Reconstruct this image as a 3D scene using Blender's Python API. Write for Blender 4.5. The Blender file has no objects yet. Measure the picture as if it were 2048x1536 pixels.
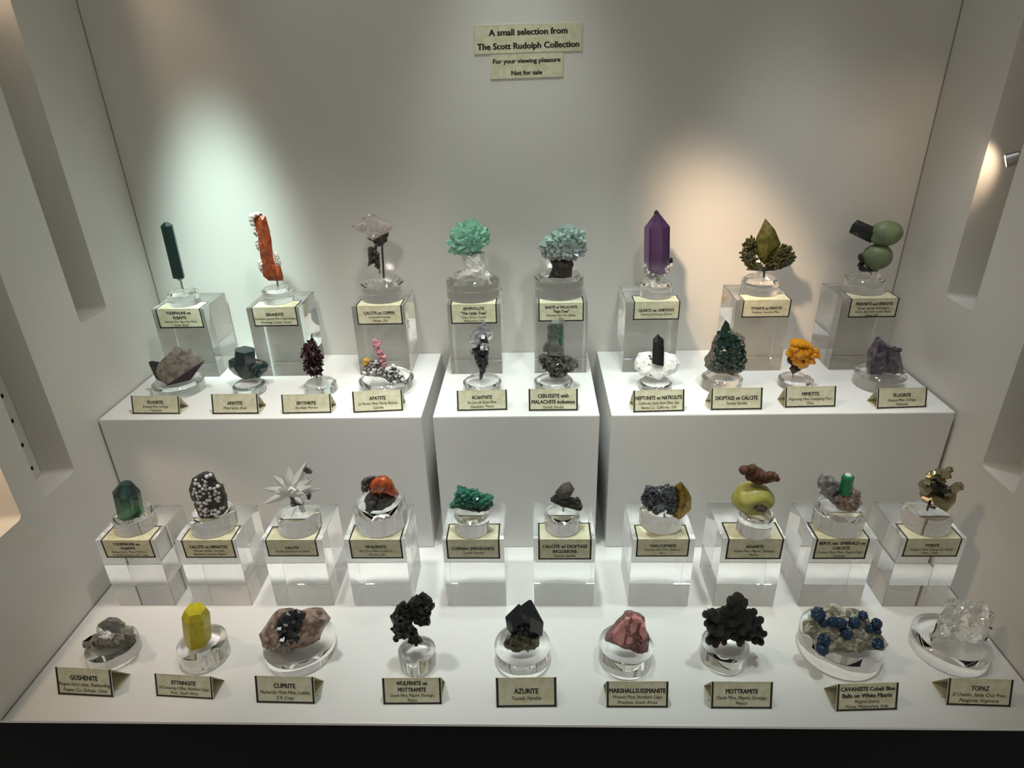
import bpy, bmesh, math, random
from mathutils import Vector, Matrix, noise, Euler
from mathutils.geometry import delaunay_2d_cdt
SC = bpy.context.scene
COL = SC.collection
S = 1.12                      # interior width of the case in metres
# ------------------------------------------------------------------ camera
F_PX = 1303.94
CAM_ROT = (1.11641, 0.02499, 0.02707)
CAM_LOC = Vector((0.52064, -0.41068, 0.5579)) * S
cam = bpy.data.cameras.new('camera'); cam.sensor_width = 36.0; cam.sensor_fit = 'HORIZONTAL'
cam.lens = F_PX / 2048 * 36.0; cam.clip_start = 0.02
cam_o = bpy.data.objects.new('camera', cam); COL.objects.link(cam_o)
cam_o.location = CAM_LOC; cam_o.rotation_euler = CAM_ROT
SC.camera = cam_o
# ------------------------------------------------------------------ world and exposure
wd = bpy.data.worlds.new('dim_hall'); SC.world = wd; wd.use_nodes = True
wd.node_tree.nodes['Background'].inputs[0].default_value = (1.0, 0.95, 0.86, 1)
wd.node_tree.nodes['Background'].inputs[1].default_value = 0.25
SC.view_settings.view_transform = 'Standard'; SC.view_settings.look = 'None'
SC.view_settings.exposure = 0.0; SC.view_settings.gamma = 1.0
SC.view_settings.use_curve_mapping = False
SC.cycles.sample_clamp_indirect = 0.0
SC.cycles.blur_glossy = 0.3
SC.cycles.max_bounces = 32; SC.cycles.transmission_bounces = 32; SC.cycles.glossy_bounces = 16
# case dimensions in metres
W, D, RY, H = 1.0*S, 0.4396*S, 0.2517*S, 0.19273*S
CEIL = 0.93*S
BW, BD, BH = 0.0676*S, 0.0655*S, 0.0963*S     # acrylic riser block
BY3, BY1 = 0.1498*S, 0.3680*S                 # front planes of the two block rows
# ------------------------------------------------------------------ lamps of the case, plus added front fill
COOL = (0.90, 1.0, 0.94); WARM = (1.0, 0.74, 0.50); NEUT = (1.0, 0.97, 0.90)
def spot(name, loc, aim, power, col, cone=60, blend=1.0, rad=0.032):
    l = bpy.data.lights.new(name, 'SPOT'); l.energy = power; l.color = col
    l.spot_size = math.radians(cone); l.spot_blend = blend; l.shadow_soft_size = rad
    o = bpy.data.objects.new(name, l); COL.objects.link(o)
    o.location = Vector(loc)*S
    o.rotation_euler = (Vector(aim)*S - o.location).to_track_quat('-Z', 'Y').to_euler()
    return o
LAMPS = [  # place, aim (case units), watts, colour, full cone
    ((0.50, 0.16, 0.90), (0.51, 0.23, 0.0), 15, COOL, 46),
    ((0.20, 0.12, 0.90), (0.28, 0.19, 0.0), 14, NEUT, 44),
    ((0.84, 0.12, 0.90), (0.74, 0.21, 0.0), 11, COOL, 42),
    ((0.50, 0.30, 0.91), (0.51, 0.36, 0.2), 7, COOL, 56),
    ((0.15, 0.20, 0.90), (0.115, 0.44, 0.29), 46, (0.74, 1.0, 0.93), 23),
    ((0.42, 0.02, 0.88), (0.785, 0.44, 0.31), 50, WARM, 17),
    ((0.40, 0.16, 0.90), (0.18, 0.30, 0.20), 13, NEUT, 42),
    ((0.80, 0.27, 0.91), (0.84, 0.33, 0.2), 9, (0.92, 0.97, 1.0), 48),
    ((0.30, 0.385, 0.86), (0.30, 0.43, 0.60), 0.55, COOL, 70),
    ((0.485, 0.385, 0.86), (0.485, 0.43, 0.60), 0.9, COOL, 70),
    ((0.24, 0.40, 0.86), (0.22, 0.435, 0.65), 0.25, WARM, 70),
    ((0.20, 0.05, 0.90), (0.80, 0.22, 0.12), 11, WARM, 28),
    ((0.30, 0.00, 0.80), (0.38, 0.36, 0.26), 6, NEUT, 34),  # front fill, added to brighten the faces of the upper row
    ((0.70, 0.00, 0.80), (0.60, 0.36, 0.26), 6, COOL, 34),  # second added front fill, from the right
    ((-0.018, 0.30, 0.88), (-0.018, 0.31, 0.30), 1.0, NEUT, 30),
    ((-0.018, 0.17, 0.88), (-0.018, 0.17, 0.16), 1.6, NEUT, 24),
    ((1.018, 0.31, 0.88), (1.018, 0.31, 0.30), 0.8, NEUT, 30),
    ((1.018, 0.17, 0.88), (1.018, 0.17, 0.16), 1.6, NEUT, 24),
]
for i, (a, b, p, c, cone) in enumerate(LAMPS): spot('ceiling_and_fill_spot', a, b, p, c, cone)
# ------------------------------------------------------------------ photo pixel -> place
_M = Euler(CAM_ROT, 'XYZ').to_matrix()
def ray(px, py): return _M @ Vector(((px-1024)/F_PX, -(py-768)/F_PX, -1.0))
def at(px, py, x=None, y=None, z=None):
    d = ray(px, py)
    for i, v in enumerate((x, y, z)):
        if v is not None: return CAM_LOC + d*((v-CAM_LOC[i])/d[i])
def mpp(p): return (-(_M.transposed() @ (p-CAM_LOC)).z)/F_PX      # metres per pixel at a place
# ------------------------------------------------------------------ materials
def nodes_of(m): return m.node_tree.nodes, m.node_tree.links
def pbr(name, col, rough=0.5, metal=0.0, trans=0.0, ior=1.5, col2=None, scale=60, detail=4, bump=0.0, bscale=None, spec=0.5, coat=0.0, sss=0.0, ramp=(0.4, 0.6), vor=False, dist=0.002):
    m = bpy.data.materials.new(name); m.use_nodes = True
    n, l = nodes_of(m); b = n['Principled BSDF']
    b.inputs['Base Color'].default_value = (*col, 1); b.inputs['Roughness'].default_value = rough
    b.inputs['Metallic'].default_value = metal; b.inputs['Transmission Weight'].default_value = trans
    b.inputs['IOR'].default_value = ior; b.inputs['Specular IOR Level'].default_value = spec
    b.inputs['Coat Weight'].default_value = coat
    if sss:
        b.inputs['Subsurface Weight'].default_value = sss; b.inputs['Subsurface Radius'].default_value = (0.004, 0.004, 0.004); b.inputs['Subsurface Scale'].default_value = 1.0
    tc = None
    if col2 or bump:
        tc = n.new('ShaderNodeTexCoord')
    if col2:
        t = n.new('ShaderNodeTexVoronoi' if vor else 'ShaderNodeTexNoise'); t.inputs['Scale'].default_value = scale
        if not vor: t.inputs['Detail'].default_value = detail
        r = n.new('ShaderNodeValToRGB'); r.color_ramp.elements[0].position = ramp[0]; r.color_ramp.elements[1].position = ramp[1]
        r.color_ramp.elements[0].color = (*col, 1); r.color_ramp.elements[1].color = (*col2, 1)
        l.new(tc.outputs['Object'], t.inputs['Vector']); l.new(t.outputs[0], r.inputs[0]); l.new(r.outputs[0], b.inputs['Base Color'])
    if bump:
        t2 = n.new('ShaderNodeTexNoise'); t2.inputs['Scale'].default_value = bscale or scale; t2.inputs['Detail'].default_value = 5
        bp = n.new('ShaderNodeBump'); bp.inputs['Strength'].default_value = bump; bp.inputs['Distance'].default_value = dist
        l.new(tc.outputs['Object'], t2.inputs['Vector']); l.new(t2.outputs[0], bp.inputs['Height']); l.new(bp.outputs[0], b.inputs['Normal'])
    return m
def graded(name, c0, c1, z0, z1, **k):      # body colour that changes along the height of the crystal (object space)
    m = pbr(name, c0, **k); n, l = nodes_of(m); b = n['Principled BSDF']
    tc = n.new('ShaderNodeTexCoord'); sx = n.new('ShaderNodeSeparateXYZ'); mr = n.new('ShaderNodeMapRange')
    mr.inputs[1].default_value = z0; mr.inputs[2].default_value = z1
    r = n.new('ShaderNodeValToRGB'); r.color_ramp.elements[0].color = (*c0, 1); r.color_ramp.elements[1].color = (*c1, 1)
    l.new(tc.outputs['Object'], sx.inputs[0]); l.new(sx.outputs[2], mr.inputs[0]); l.new(mr.outputs[0], r.inputs[0]); l.new(r.outputs[0], b.inputs['Base Color'])
    return m
MAT = {}
MAT['wall'] = pbr('satin_white_laminate', (0.70, 0.68, 0.635), 0.42, bump=0.02, bscale=300, dist=0.0005)
MAT['white'] = pbr('white_gloss_paint', (0.80, 0.80, 0.785), 0.32)
MAT['dark'] = pbr('black_cabinet', (0.0015, 0.0018, 0.0024), 0.6, spec=0.1)
MAT['gap'] = pbr('dark_joint', (0.24, 0.225, 0.20), 0.9)
MAT['acrylic'] = pbr('clear_acrylic', (0.985, 0.99, 0.99), 0.0, trans=1.0, ior=1.49)
MAT['paper'] = pbr('parchment_paper', (0.62, 0.59, 0.39), 0.8, col2=(0.71, 0.69, 0.51), scale=110, detail=3)
MAT['ink'] = pbr('black_ink', (0.012, 0.011, 0.010), 0.7)
MAT['edge'] = pbr('pale_paper_edge', (0.80, 0.79, 0.70), 0.8)
MAT['steel'] = pbr('brushed_steel', (0.42, 0.41, 0.40), 0.32, metal=1.0)
MAT['pin'] = pbr('dark_steel_pin', (0.10, 0.095, 0.09), 0.35, metal=0.8)
# ------------------------------------------------------------------ objects
OFF = {}
def link(o, parent=None):
    COL.objects.link(o)
    if parent is not None: o.parent = parent
    return o
def thing(name, loc, label, cat, group=None):
    o = bpy.data.objects.new(name, None); link(o); o.empty_display_size = 0.01
    o.location = loc; OFF[o.name] = Vector(loc); o['label'] = label; o['category'] = cat
    if group: o['group'] = group
    return o
def tag(o, label, cat, group=None):
    o['label'] = label; o['category'] = cat
    if group: o['group'] = group
    return o
def mesh(name, vs, fs, mat, parent=None, smooth=False, kind=None, mats=None, fm=None, at_loc=None):
    off = OFF[parent.name] if parent is not None else (Vector(at_loc) if at_loc is not None else Vector((0, 0, 0)))
    me = bpy.data.meshes.new(name); me.from_pydata([tuple(Vector(v)-off) for v in vs], [], fs)
    for mm in (mats or [mat]): me.materials.append(MAT[mm] if isinstance(mm, str) else mm)
    bm = bmesh.new(); bm.from_mesh(me); bmesh.ops.recalc_face_normals(bm, faces=bm.faces); bm.to_mesh(me); bm.free()
    if fm: me.polygons.foreach_set('material_index', fm)
    if smooth: me.polygons.foreach_set('use_smooth', [True]*len(me.polygons))
    o = bpy.data.objects.new(name, me); link(o, parent); OFF[o.name] = off
    if parent is None: o.location = off
    if kind: o['kind'] = kind
    return o
def box_vf(x0, x1, y0, y1, z0, z1, b=0.0):
    if b <= 0:
        v = [(x, y, z) for z in (z0, z1) for y in (y0, y1) for x in (x0, x1)]
        return v, [(0, 1, 3, 2), (4, 6, 7, 5), (0, 4, 5, 1), (2, 3, 7, 6), (0, 2, 6, 4), (1, 5, 7, 3)]
    bm = bmesh.new(); bmesh.ops.create_cube(bm, size=1)
    for v in bm.verts: v.co = Vector(((x0+x1)/2+v.co.x*(x1-x0), (y0+y1)/2+v.co.y*(y1-y0), (z0+z1)/2+v.co.z*(z1-z0)))
    bmesh.ops.bevel(bm, geom=bm.edges[:], offset=b, segments=2, affect='EDGES', profile=0.6)
    bm.verts.index_update(); v = [t.co.copy() for t in bm.verts]; f = [[t.index for t in q.verts] for q in bm.faces]; bm.free()
    return v, f
def box(name, x0, x1, y0, y1, z0, z1, mat, parent=None, b=0.0, kind=None, at_loc=None):
    v, f = box_vf(x0, x1, y0, y1, z0, z1, b)
    return mesh(name, v, f, mat, parent, kind=kind, at_loc=at_loc)
def lathe_vf(prof, c, seg=48):      # prof: (radius, height) from the base axis to the top axis; closed solid
    v, f = [], []; c = Vector(c); rings = []
    for r, z in prof:
        if r < 1e-7: rings.append([len(v)]); v.append(c+Vector((0, 0, z)))
        else:
            rings.append(list(range(len(v), len(v)+seg)))
            v += [c+Vector((r*math.cos(2*math.pi*i/seg), r*math.sin(2*math.pi*i/seg), z)) for i in range(seg)]
    for a, b in zip(rings, rings[1:]):
        for i in range(seg):
            j = (i+1) % seg
            if len(a) == 1: f.append((a[0], b[i], b[j]))
            elif len(b) == 1: f.append((a[i], a[j], b[0]))
            else: f.append((a[i], a[j], b[j], b[i]))
    return v, f
def tube_vf(pts, rads, seg=8):
    v, f = [], []; pts = [Vector(p) for p in pts]
    if not isinstance(rads, (list, tuple)): rads = [rads]*len(pts)
    for k, p in enumerate(pts):
        d = (pts[min(k+1, len(pts)-1)]-pts[max(k-1, 0)]).normalized()
        a = d.orthogonal().normalized(); b = d.cross(a)
        v += [p+rads[k]*(a*math.cos(2*math.pi*i/seg)+b*math.sin(2*math.pi*i/seg)) for i in range(seg)]
    for k in range(len(pts)-1):
        for i in range(seg):
            j = (i+1) % seg; f.append((k*seg+i, k*seg+j, (k+1)*seg+j, (k+1)*seg+i))
    f.append(tuple(range(seg))[::-1]); f.append(tuple(range((len(pts)-1)*seg, len(pts)*seg)))
    return v, f
# ------------------------------------------------------------------ the case
def struct(o): o['kind'] = 'structure'; return o
FR = -0.012*S
struct(box('floor', -0.06*S, W+0.06*S, 0.0, D+0.02*S, -0.004, 0.0, 'white', b=0.001))
struct(box('wall_back', -0.06*S, W+0.06*S, D, D+0.02*S, 0.0, CEIL, 'wall'))
struct(box('ceiling', -0.06*S, W+0.06*S, FR, D+0.02*S, CEIL, CEIL+0.02*S, 'wall'))
struct(box('wall_front_base', -0.30*S, W+0.30*S, 0.004, 0.03, -0.6*S, -0.0042, 'dark'))
SLOTS = [(0.278, 0.330, 0.3035), (0.1415, 0.1945, 0.1585), (0.006, 0.1095, 0.1585)]   # near y, far y, sill z
def side_wall(name, x, sgn):
    dep = 0.0405*S; v, f = [], []
    loop = [(FR, 0.0), (D, 0.0), (D, CEIL)]; notch = []
    for y0, y1, z in SLOTS:
        y0 *= S; y1 *= S; z *= S; r = 0.006*S; pts = [(y1, CEIL)]
        for k in range(7):
            a = math.pi/2*k/6; pts.append((y1-r+r*math.cos(a), z+r-r*math.sin(a)))
        for k in range(7):
            a = math.pi/2*k/6; pts.append((y0+r-r*math.sin(a), z+r-r*math.cos(a)))
        pts.append((y0, CEIL)); notch.append(pts); loop += pts
    loop.append((FR, CEIL))
    v = [(x, a, b) for a, b in loop]; f = [tuple(range(len(loop)))]
    for pts in notch:
        i0 = len(v); v += [(x, a, b) for a, b in pts]
        zs = min(b for a, b in pts)
        i1 = len(v); v += [(x+sgn*dep, a, b-(0.005*S if b < zs+0.02*S else 0)) for a, b in pts]
        for k in range(len(pts)-1): f.append((i0+k, i0+k+1, i1+k+1, i1+k))
        f.append(tuple(range(i1, i1+len(pts))))
    # outer skin so that the wall is a solid panel
    i2 = len(v); xo = x+sgn*0.058*S
    v += [(xo, FR, 0), (xo, D, 0), (xo, D, CEIL), (xo, FR, CEIL), (x, FR, 0), (x, FR, CEIL)]
    f += [(i2, i2+1, i2+2, i2+3), (i2+4, i2, i2+3, i2+5)]
    return struct(mesh(name, v, f, 'wall'))
wl = side_wall('wall_left', 0.0, -1); wr = side_wall('wall_right', W, 1)
# thin dark shadow joints where panels meet
for nm, x0, x1 in (('trim_1', 0.0, 0.0012*S), ('trim_2', W-0.0012*S, W)):
    struct(box(nm, x0, x1, 0.0, D, 0.0, 0.0008*S, 'gap'))
struct(box('trim_3', 0.0, 0.0008*S, D-0.0008*S, D, 0.0, CEIL, 'gap'))
struct(box('trim_4', W-0.0008*S, W, D-0.0008*S, D, 0.0, CEIL, 'gap'))
# slotted shelf strip inside the second recess of the left wall
ss = thing('shelf_standard', (-0.0405*S+0.0005, 0.187*S, 0.16*S), 'white slotted shelf strip inside the tall recess of the side wall', 'shelf strip')
box('strip', -0.0405*S, -0.0398*S, 0.1800*S, 0.1940*S, 0.1565*S, CEIL-0.01, 'wall', ss)
for k in range(25):
    z = (0.1665+0.0301*k)*S
    box('notch', -0.0399*S, -0.0396*S, 0.1832*S, 0.1866*S, z, z+0.0045*S, 'dark', ss)
# the three plinths
def plinth(x0, x1, label, y0=RY):
    o = box('display_plinth', x0*S, x1*S, y0, D-0.0006, 0.0003, H, 'white', b=0.0016, at_loc=((x0+x1)/2*S, (y0+D)/2, 0.0))
    tag(o, label, 'plinth', 'white plinths along the back wall')
    return o
plinth(0.0022, 0.3878, 'wide white box plinth against the wall with the shelf strip recess')
plinth(0.4010, 0.5950, 'narrow white box plinth standing between the two wide plinths')
plinth(0.6084, 0.9965, 'wide white box plinth against the wall with the small spotlight')
# acrylic blocks
X3 = [.0303, .1211, .2175, .3090, .4175, .5170, .6238, .7197, .8157, .9085]
X1 = [.0305, .1536, .2890, .4104, .5203, .6352, .7720, .9015]
GAP = 0.00035
NAMES3 = ['green tourmaline', 'hematite', 'calcite spray', 'red wulfenite', 'smithsonite', 'small brown calcite', 'chalcopyrite', 'adamite', 'emerald', 'pyrite']
NAMES1 = ['slim black tourmaline', 'orange serandite', 'copper with clear calcite', 'green apophyllite tree', 'barite palm tree', 'amethyst', 'titanite', 'prehnite']
def block(x, y, z, label, group):
    o = box('acrylic_block', x*S, x*S+BW, y, y+BD, z+GAP, z+BH, 'acrylic', b=0.0005, at_loc=(x*S+BW/2, y+BD/2, z))
    tag(o, label, 'acrylic block', group); return o
BL3 = [block(x, BY3, 0.0, 'tall clear acrylic block on the floor carrying the %s' % n, 'acrylic blocks in front of the plinths') for x, n in zip(X3, NAMES3)]
BL1 = [block(x, BY1, H, 'tall clear acrylic block on the plinth carrying the %s' % n, 'acrylic blocks on top of the plinths') for x, n in zip(X1, NAMES1)]
Z3, Z1 = BH, H+BH
# ------------------------------------------------------------------ stands
SHEET = 0.0004
STN = {}
def pix(p):
    d = _M.transposed() @ (p-CAM_LOC)
    return 1024+F_PX*d.x/-d.z, 768-F_PX*d.y/-d.z
def stand(key, xl, xr, yb, yr, z0, label, group, mat='acrylic', bev=None):
    cx = (xl+xr)/2
    pf = at(cx, yb, z=z0); r = (xr-xl)/2*mpp(pf); c = Vector((pf.x, pf.y+r, z0)); h = 0.012
    ring = [Vector((math.cos(k*math.pi/24), math.sin(k*math.pi/24), 0)) for k in range(48)]
    for _ in range(30):                          # the cylinder whose outline is the one measured on the photo
        lo = [pix(c+q*r) for q in ring]; hi = [pix(c+q*r+Vector((0, 0, h))) for q in ring]
        x0 = min(p[0] for p in lo+hi); x1 = max(p[0] for p in lo+hi); y1 = max(p[1] for p in lo); y2 = max(p[1] for p in hi)
        m = mpp(c)
        c.x += 0.7*((xl+xr)-(x0+x1))/2*m; r += 0.5*((xr-xl)-(x1-x0))/2*m; c.y += 0.6*(y1-yb)*m*1.9; h += 0.6*((y1-y2)-(yb-yr))*-m
        h = max(0.005, h)
    bv = bev if bev is not None else min(0.34*h, 0.20*r)
    o = thing('acrylic_stand', c, label, 'display stand', group)
    g = GAP
    prof = [(0, g), (r-0.0006, g), (r, g+0.0006), (r, h), (r-bv*0.06, h+bv*0.08), (r-bv, h+bv*0.8), (0, h+bv*0.8)]
    v, f = lathe_vf(prof, c, 56)
    d = mesh('disc', v, f, mat, o)
    for p in d.data.polygons: p.use_smooth = abs(p.normal.z) < 0.95
    d.data.set_sharp_from_angle(angle=math.radians(18))
    STN[key] = dict(c=c, r=r, top=z0+h+bv*0.8, o=o, z0=z0)
    return o
STANDS = {   # foot left, foot right, foot bottom, rim (photo pixels)
 'a': [(333.8, 402.8, 615.8, 594, 'slim black tourmaline'), (522.7, 588.4, 611, 588, 'orange serandite'), (720.6, 810.4, 608.7, 578, 'copper with clear calcite'),
       (892, 1000, 607.7, 574, 'green apophyllite tree'), (1068.8, 1167.3, 602.6, 568, 'barite palm tree'), (1279, 1344.8, 600.4, 576, 'amethyst'),
       (1479.7, 1559.8, 594.8, 571, 'titanite'), (1684, 1772.7, 592.6, 567, 'prehnite')],
 'b': [(302, 412.5, 801, 784, 'grey brown fluorite'), (464.3, 533.4, 797, 783, 'dark teal apatite'), (607.5, 675, 795, 781, 'burgundy erythrite'),
       (717, 829.5, 800, 781, 'pink apatite on speckled matrix'), (925.8, 1003.8, 794, 780, 'silver acanthite'), (1068, 1146, 792, 778, 'smoky cerussite'),
       (1277, 1344, 790, 779, 'white natrolite plate'), (1401, 1486, 790, 772, 'dark green dioptase'), (1554.4, 1628, 785, 772, 'orange mimetite'), (1703.5, 1815, 790, 768, 'purple fluorite')],
 'c': [(222.3, 316.4, 1075.8, 1050, 'green tourmaline'), (376.7, 476.7, 1079, 1055, 'hematite'), (554, 645, 1078.5, 1055, 'calcite spray'), (706, 816, 1077, 1042, 'red wulfenite'),
       (907.8, 979.3, 1079, 1050, 'smithsonite'), (1089, 1160.4, 1075.7, 1050, 'small brown calcite'), (1277.8, 1366.7, 1071, 1046, 'chalcopyrite'),
       (1471.7, 1548.4, 1081.5, 1049, 'adamite'), (1622.3, 1733.7, 1079, 1047, 'emerald'), (1798.4, 1906.8, 1076, 1054, 'pyrite')],
 'd': [(168, 284.5, 1346, 1326, 'goshenite'), (352, 461.8, 1350, 1322, 'yellow ettringite'), (525.8, 673.4, 1356, 1339, 'cuprite'), (796, 873.5, 1356, 1330, 'black wulfenite on mottramite'),
       (989, 1100.6, 1361, 1334, 'azurite'), (1197, 1307, 1361, 1331, 'pink marshallsussmanite'), (1399, 1499.4, 1352, 1326, 'lumpy black mottramite'),
       (1592, 1771.6, 1363, 1335, 'blue cavansite'), (1815.6, 1986, 1356, 1336, 'clear topaz')]}
WHERE = {'a': ('round clear acrylic stand on the upper block under the %s', Z1+SHEET, 'round stands on the plinth blocks'),
         'b': ('round clear acrylic stand on the plinth top under the %s', H, 'round stands on the plinths'),
         'c': ('round clear acrylic stand on the floor block under the %s', Z3+SHEET, 'round stands on the floor blocks'),
         'd': ('round clear acrylic stand on the case floor under the %s', 0.0, 'round stands on the case floor')}
for row, lst in STANDS.items():
    t, z0, g = WHERE[row]
    for i, (a, b, yb, yr, nm) in enumerate(lst): stand('%s%d' % (row, i), a, b, yb, yr, z0, t % nm, g)
# ------------------------------------------------------------------ printed cards
TXT = []
def text_job(body, cap, width, place, parent, bold):
    cu = bpy.data.curves.new('lettering', 'FONT'); cu.body = body; cu.size = 1.0; cu.align_x = 'CENTER'; cu.resolution_u = 2
    if not bold: cu.shear = 0.22
    o = bpy.data.objects.new('lettering', cu); COL.objects.link(o)
    TXT.append((o, cap, width, place, parent, bold))
def flush_text():
    dg = bpy.context.evaluated_depsgraph_get(); dg.update()
    for o, cap, width, place, parent, bold in TXT:
        me = bpy.data.meshes.new_from_object(o.evaluated_get(dg))
        xs = [v.co.x for v in me.vertices]; w = max(xs)-min(xs); cx = (max(xs)+min(xs))/2
        sy = cap/0.69; sx = width/w
        A, e, up, n = place; off = OFF[parent.name]
        base = [v.co.copy() for v in me.vertices]; fcs = [tuple(p.vertices) for p in me.polygons]; bpy.data.meshes.remove(me)
        vs, fs = [], []
        for dx, dy in (((0, 0), (-0.045, 0), (0.045, 0), (-0.02, 0.025), (0.02, -0.025)) if bold else ((-0.010, 0), (0.010, 0))):   # strokes thickened by overprinting
            i0 = len(vs); vs += [A+e*((v.x-cx+dx)*sx)+up*((v.y+dy)*sy)+n*(0.00015+0.000002*len(fs)/max(1, len(fcs)))-off for v in base]; fs += [tuple(i0+k for k in q) for q in fcs]
        me = bpy.data.meshes.new('lettering'); me.from_pydata(vs, [], fs); me.materials.append(MAT['ink'])
        q = bpy.data.objects.new('lettering', me); link(q, parent); OFF[q.name] = off
    for o, *_ in TXT:
        cu = o.data; bpy.data.objects.remove(o); bpy.data.curves.remove(cu)
def strips(A, e, up, n, w, h, sides, t, ins, mat, parent, name='border'):
    v, f = [], []
    R = {'l': (ins, ins+t, ins if 'b' in sides else 0, h), 'r': (w-ins-t, w-ins, ins if 'b' in sides else 0, h), 'b': (ins, w-ins, ins, ins+t), 't': (ins, w-ins, h-ins-t, h-ins)}
    if 't' in sides:
        for k in 'lr': R[k] = (R[k][0], R[k][1], R[k][2], h-ins)
    for k in sides:
        a, b, c, d = R[k]; i = len(v)
        v += [A+e*a+up*c+n*0.0001, A+e*b+up*c+n*0.0001, A+e*b+up*d+n*0.0001, A+e*a+up*d+n*0.0001]; f.append((i, i+1, i+2, i+3))
    return mesh(name, v, f, mat, parent)
def panel_vf(q, th, n, v, f):
    i = len(v); v += [Vector(p) for p in q]+[Vector(p)-n*th for p in q]
    f += [(i, i+1, i+2, i+3), (i+7, i+6, i+5, i+4)]+[(i+k, i+4+k, i+4+(k+1) % 4, i+(k+1) % 4) for k in range(4)]
def write(A, e, up, n, w, h, title, lines, parent, tcap, bcap, top=None, pitch=None):
    k_ = min(1.0, h*0.84/(len(title)*tcap*1.62+len(lines)*bcap*1.62)); tcap *= k_; bcap *= k_
    pt = pitch or bcap*1.62
    total = len(title)*tcap*1.62+len(lines)*pt
    y = (top if top is not None else (h+total)/2-(0.05*h if k_ >= 1 else 0))
    for t in title:
        y -= tcap*1.62
        wd_ = min(w*0.90, tcap*0.68*(sum(0.8 if ch.islower() else 0.45 if ch in ' I."' else 1.0 for ch in t)))
        text_job(t, tcap, wd_, (A+e*(w/2)+up*(y+tcap*0.3), e, up, n), parent, True)
    for t in lines:
        y -= pt
        wd_ = min(w*0.92, bcap*0.55*(sum(0.55 if ch in ' ,.il' else 1.0 for ch in t)))
        text_job(t, bcap, wd_, (A+e*(w/2)+up*(y+bcap*0.3), e, up, n), parent, False)
TH = 0.00035
def tent_card(bl, br, tl, z0, title, lines, label, group, side):
    A = at(*bl, z=z0); B = at(*br, z=z0); e = (B-A); w = e.length; e.normalize()
    nf = Vector((e.y, -e.x, 0)); lean = math.radians(17)
    up = (-nf*math.sin(lean)+Vector((0, 0, math.cos(lean)))); n = e.cross(up)
    d = ray(*tl); k = (A-CAM_LOC).dot(n)/d.dot(n); h = (CAM_LOC+d*k-A).dot(up)
    o = thing('label_card', (A+B)/2-nf*0.008, label, 'label card', group)
    A = A+Vector((0, 0, 0.0004)); B = B+Vector((0, 0, 0.0004))
    TA, TB = A+up*h, B+up*h
    dep = h*0.92
    RA, RB = A-nf*dep, B-nf*dep
    v, f = [], []
    panel_vf((A, B, TB, TA), TH, n, v, f)
    nb = (TB-RB).cross(RA-RB).normalized(); nb = nb if nb.y > 0 else -nb
    panel_vf((RB, RA, TA, TB), TH, nb, v, f)
    panel_vf((A-nf*dep*0.35, RA, RB, B-nf*dep*0.35), TH, Vector((0, 0, -1)), v, f)
    mesh('folded_card', v, f, 'paper', o)
    strips(A, e, up, n, w, h, 'lrb', 0.00052, 0.0, 'edge', o, 'pale_margin')
    strips(A, e, up, n*1.6, w, h, 'lrb', h*0.066, 0.00052, 'ink', o)
    write(A, e, up, n, w, h, title, lines, o, h*0.165, h*0.125)
    return o
def draped_card(xl, xr, ybot, zt, yf, title, lines, label, group):
    a = at(xl, 600 if zt > 0.2 else 1080, y=yf); z_edge = zt
    # left and right ends on the top front edge of the block
    def edge_x(px):
        lo, hi = -0.2*S, 1.2*S
        for _ in range(40):
            m = (lo+hi)/2; d = _M.transposed() @ (Vector((m, yf, zt))-CAM_LOC)
            if 1024+F_PX*d.x/-d.z < px: lo = m
            else: hi = m
        return lo
    x0, x1 = edge_x(xl), edge_x(xr); w = x1-x0
    zb = at((xl+xr)/2, ybot, y=yf).z; h = zt-zb; dep = h*1.05
    o = thing('label_card', ((x0+x1)/2, yf-0.0004, zb), label, 'label card', group)
    yo = yf-TH-0.0001; e = Vector((1, 0, 0)); up = Vector((0, 0, 1)); n = Vector((0, -1, 0))
    v, f = [], []
    A = Vector((x0, yo, zb))
    panel_vf((A, A+e*w, A+e*w+up*(h+TH), A+up*(h+TH)), TH, n, v, f)
    zt2 = zt+TH+0.00005; T0 = Vector((x0, yo, zt2))
    panel_vf((T0, T0+e*w, T0+e*w+Vector((0, dep, 0)), T0+Vector((0, dep, 0))), TH, up, v, f)
    mesh('folded_card', v, f, 'paper', o)
    strips(A, e, up, n, w, h+TH, 'lrb', h*0.066, 0.0002, 'ink', o)
    T0 = Vector((x0, yo, zt2)); strips(T0, e, Vector((0, 1, 0)), up*0.6, w, dep, 'lrt', h*0.066, 0.0002, 'ink', o)
    write(A, e, up, n, w, h, title, lines, o, h*0.155, h*0.118)
    return o
PB, PD = 'row of tent cards on the plinths', 'row of tent cards on the case floor'
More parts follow.
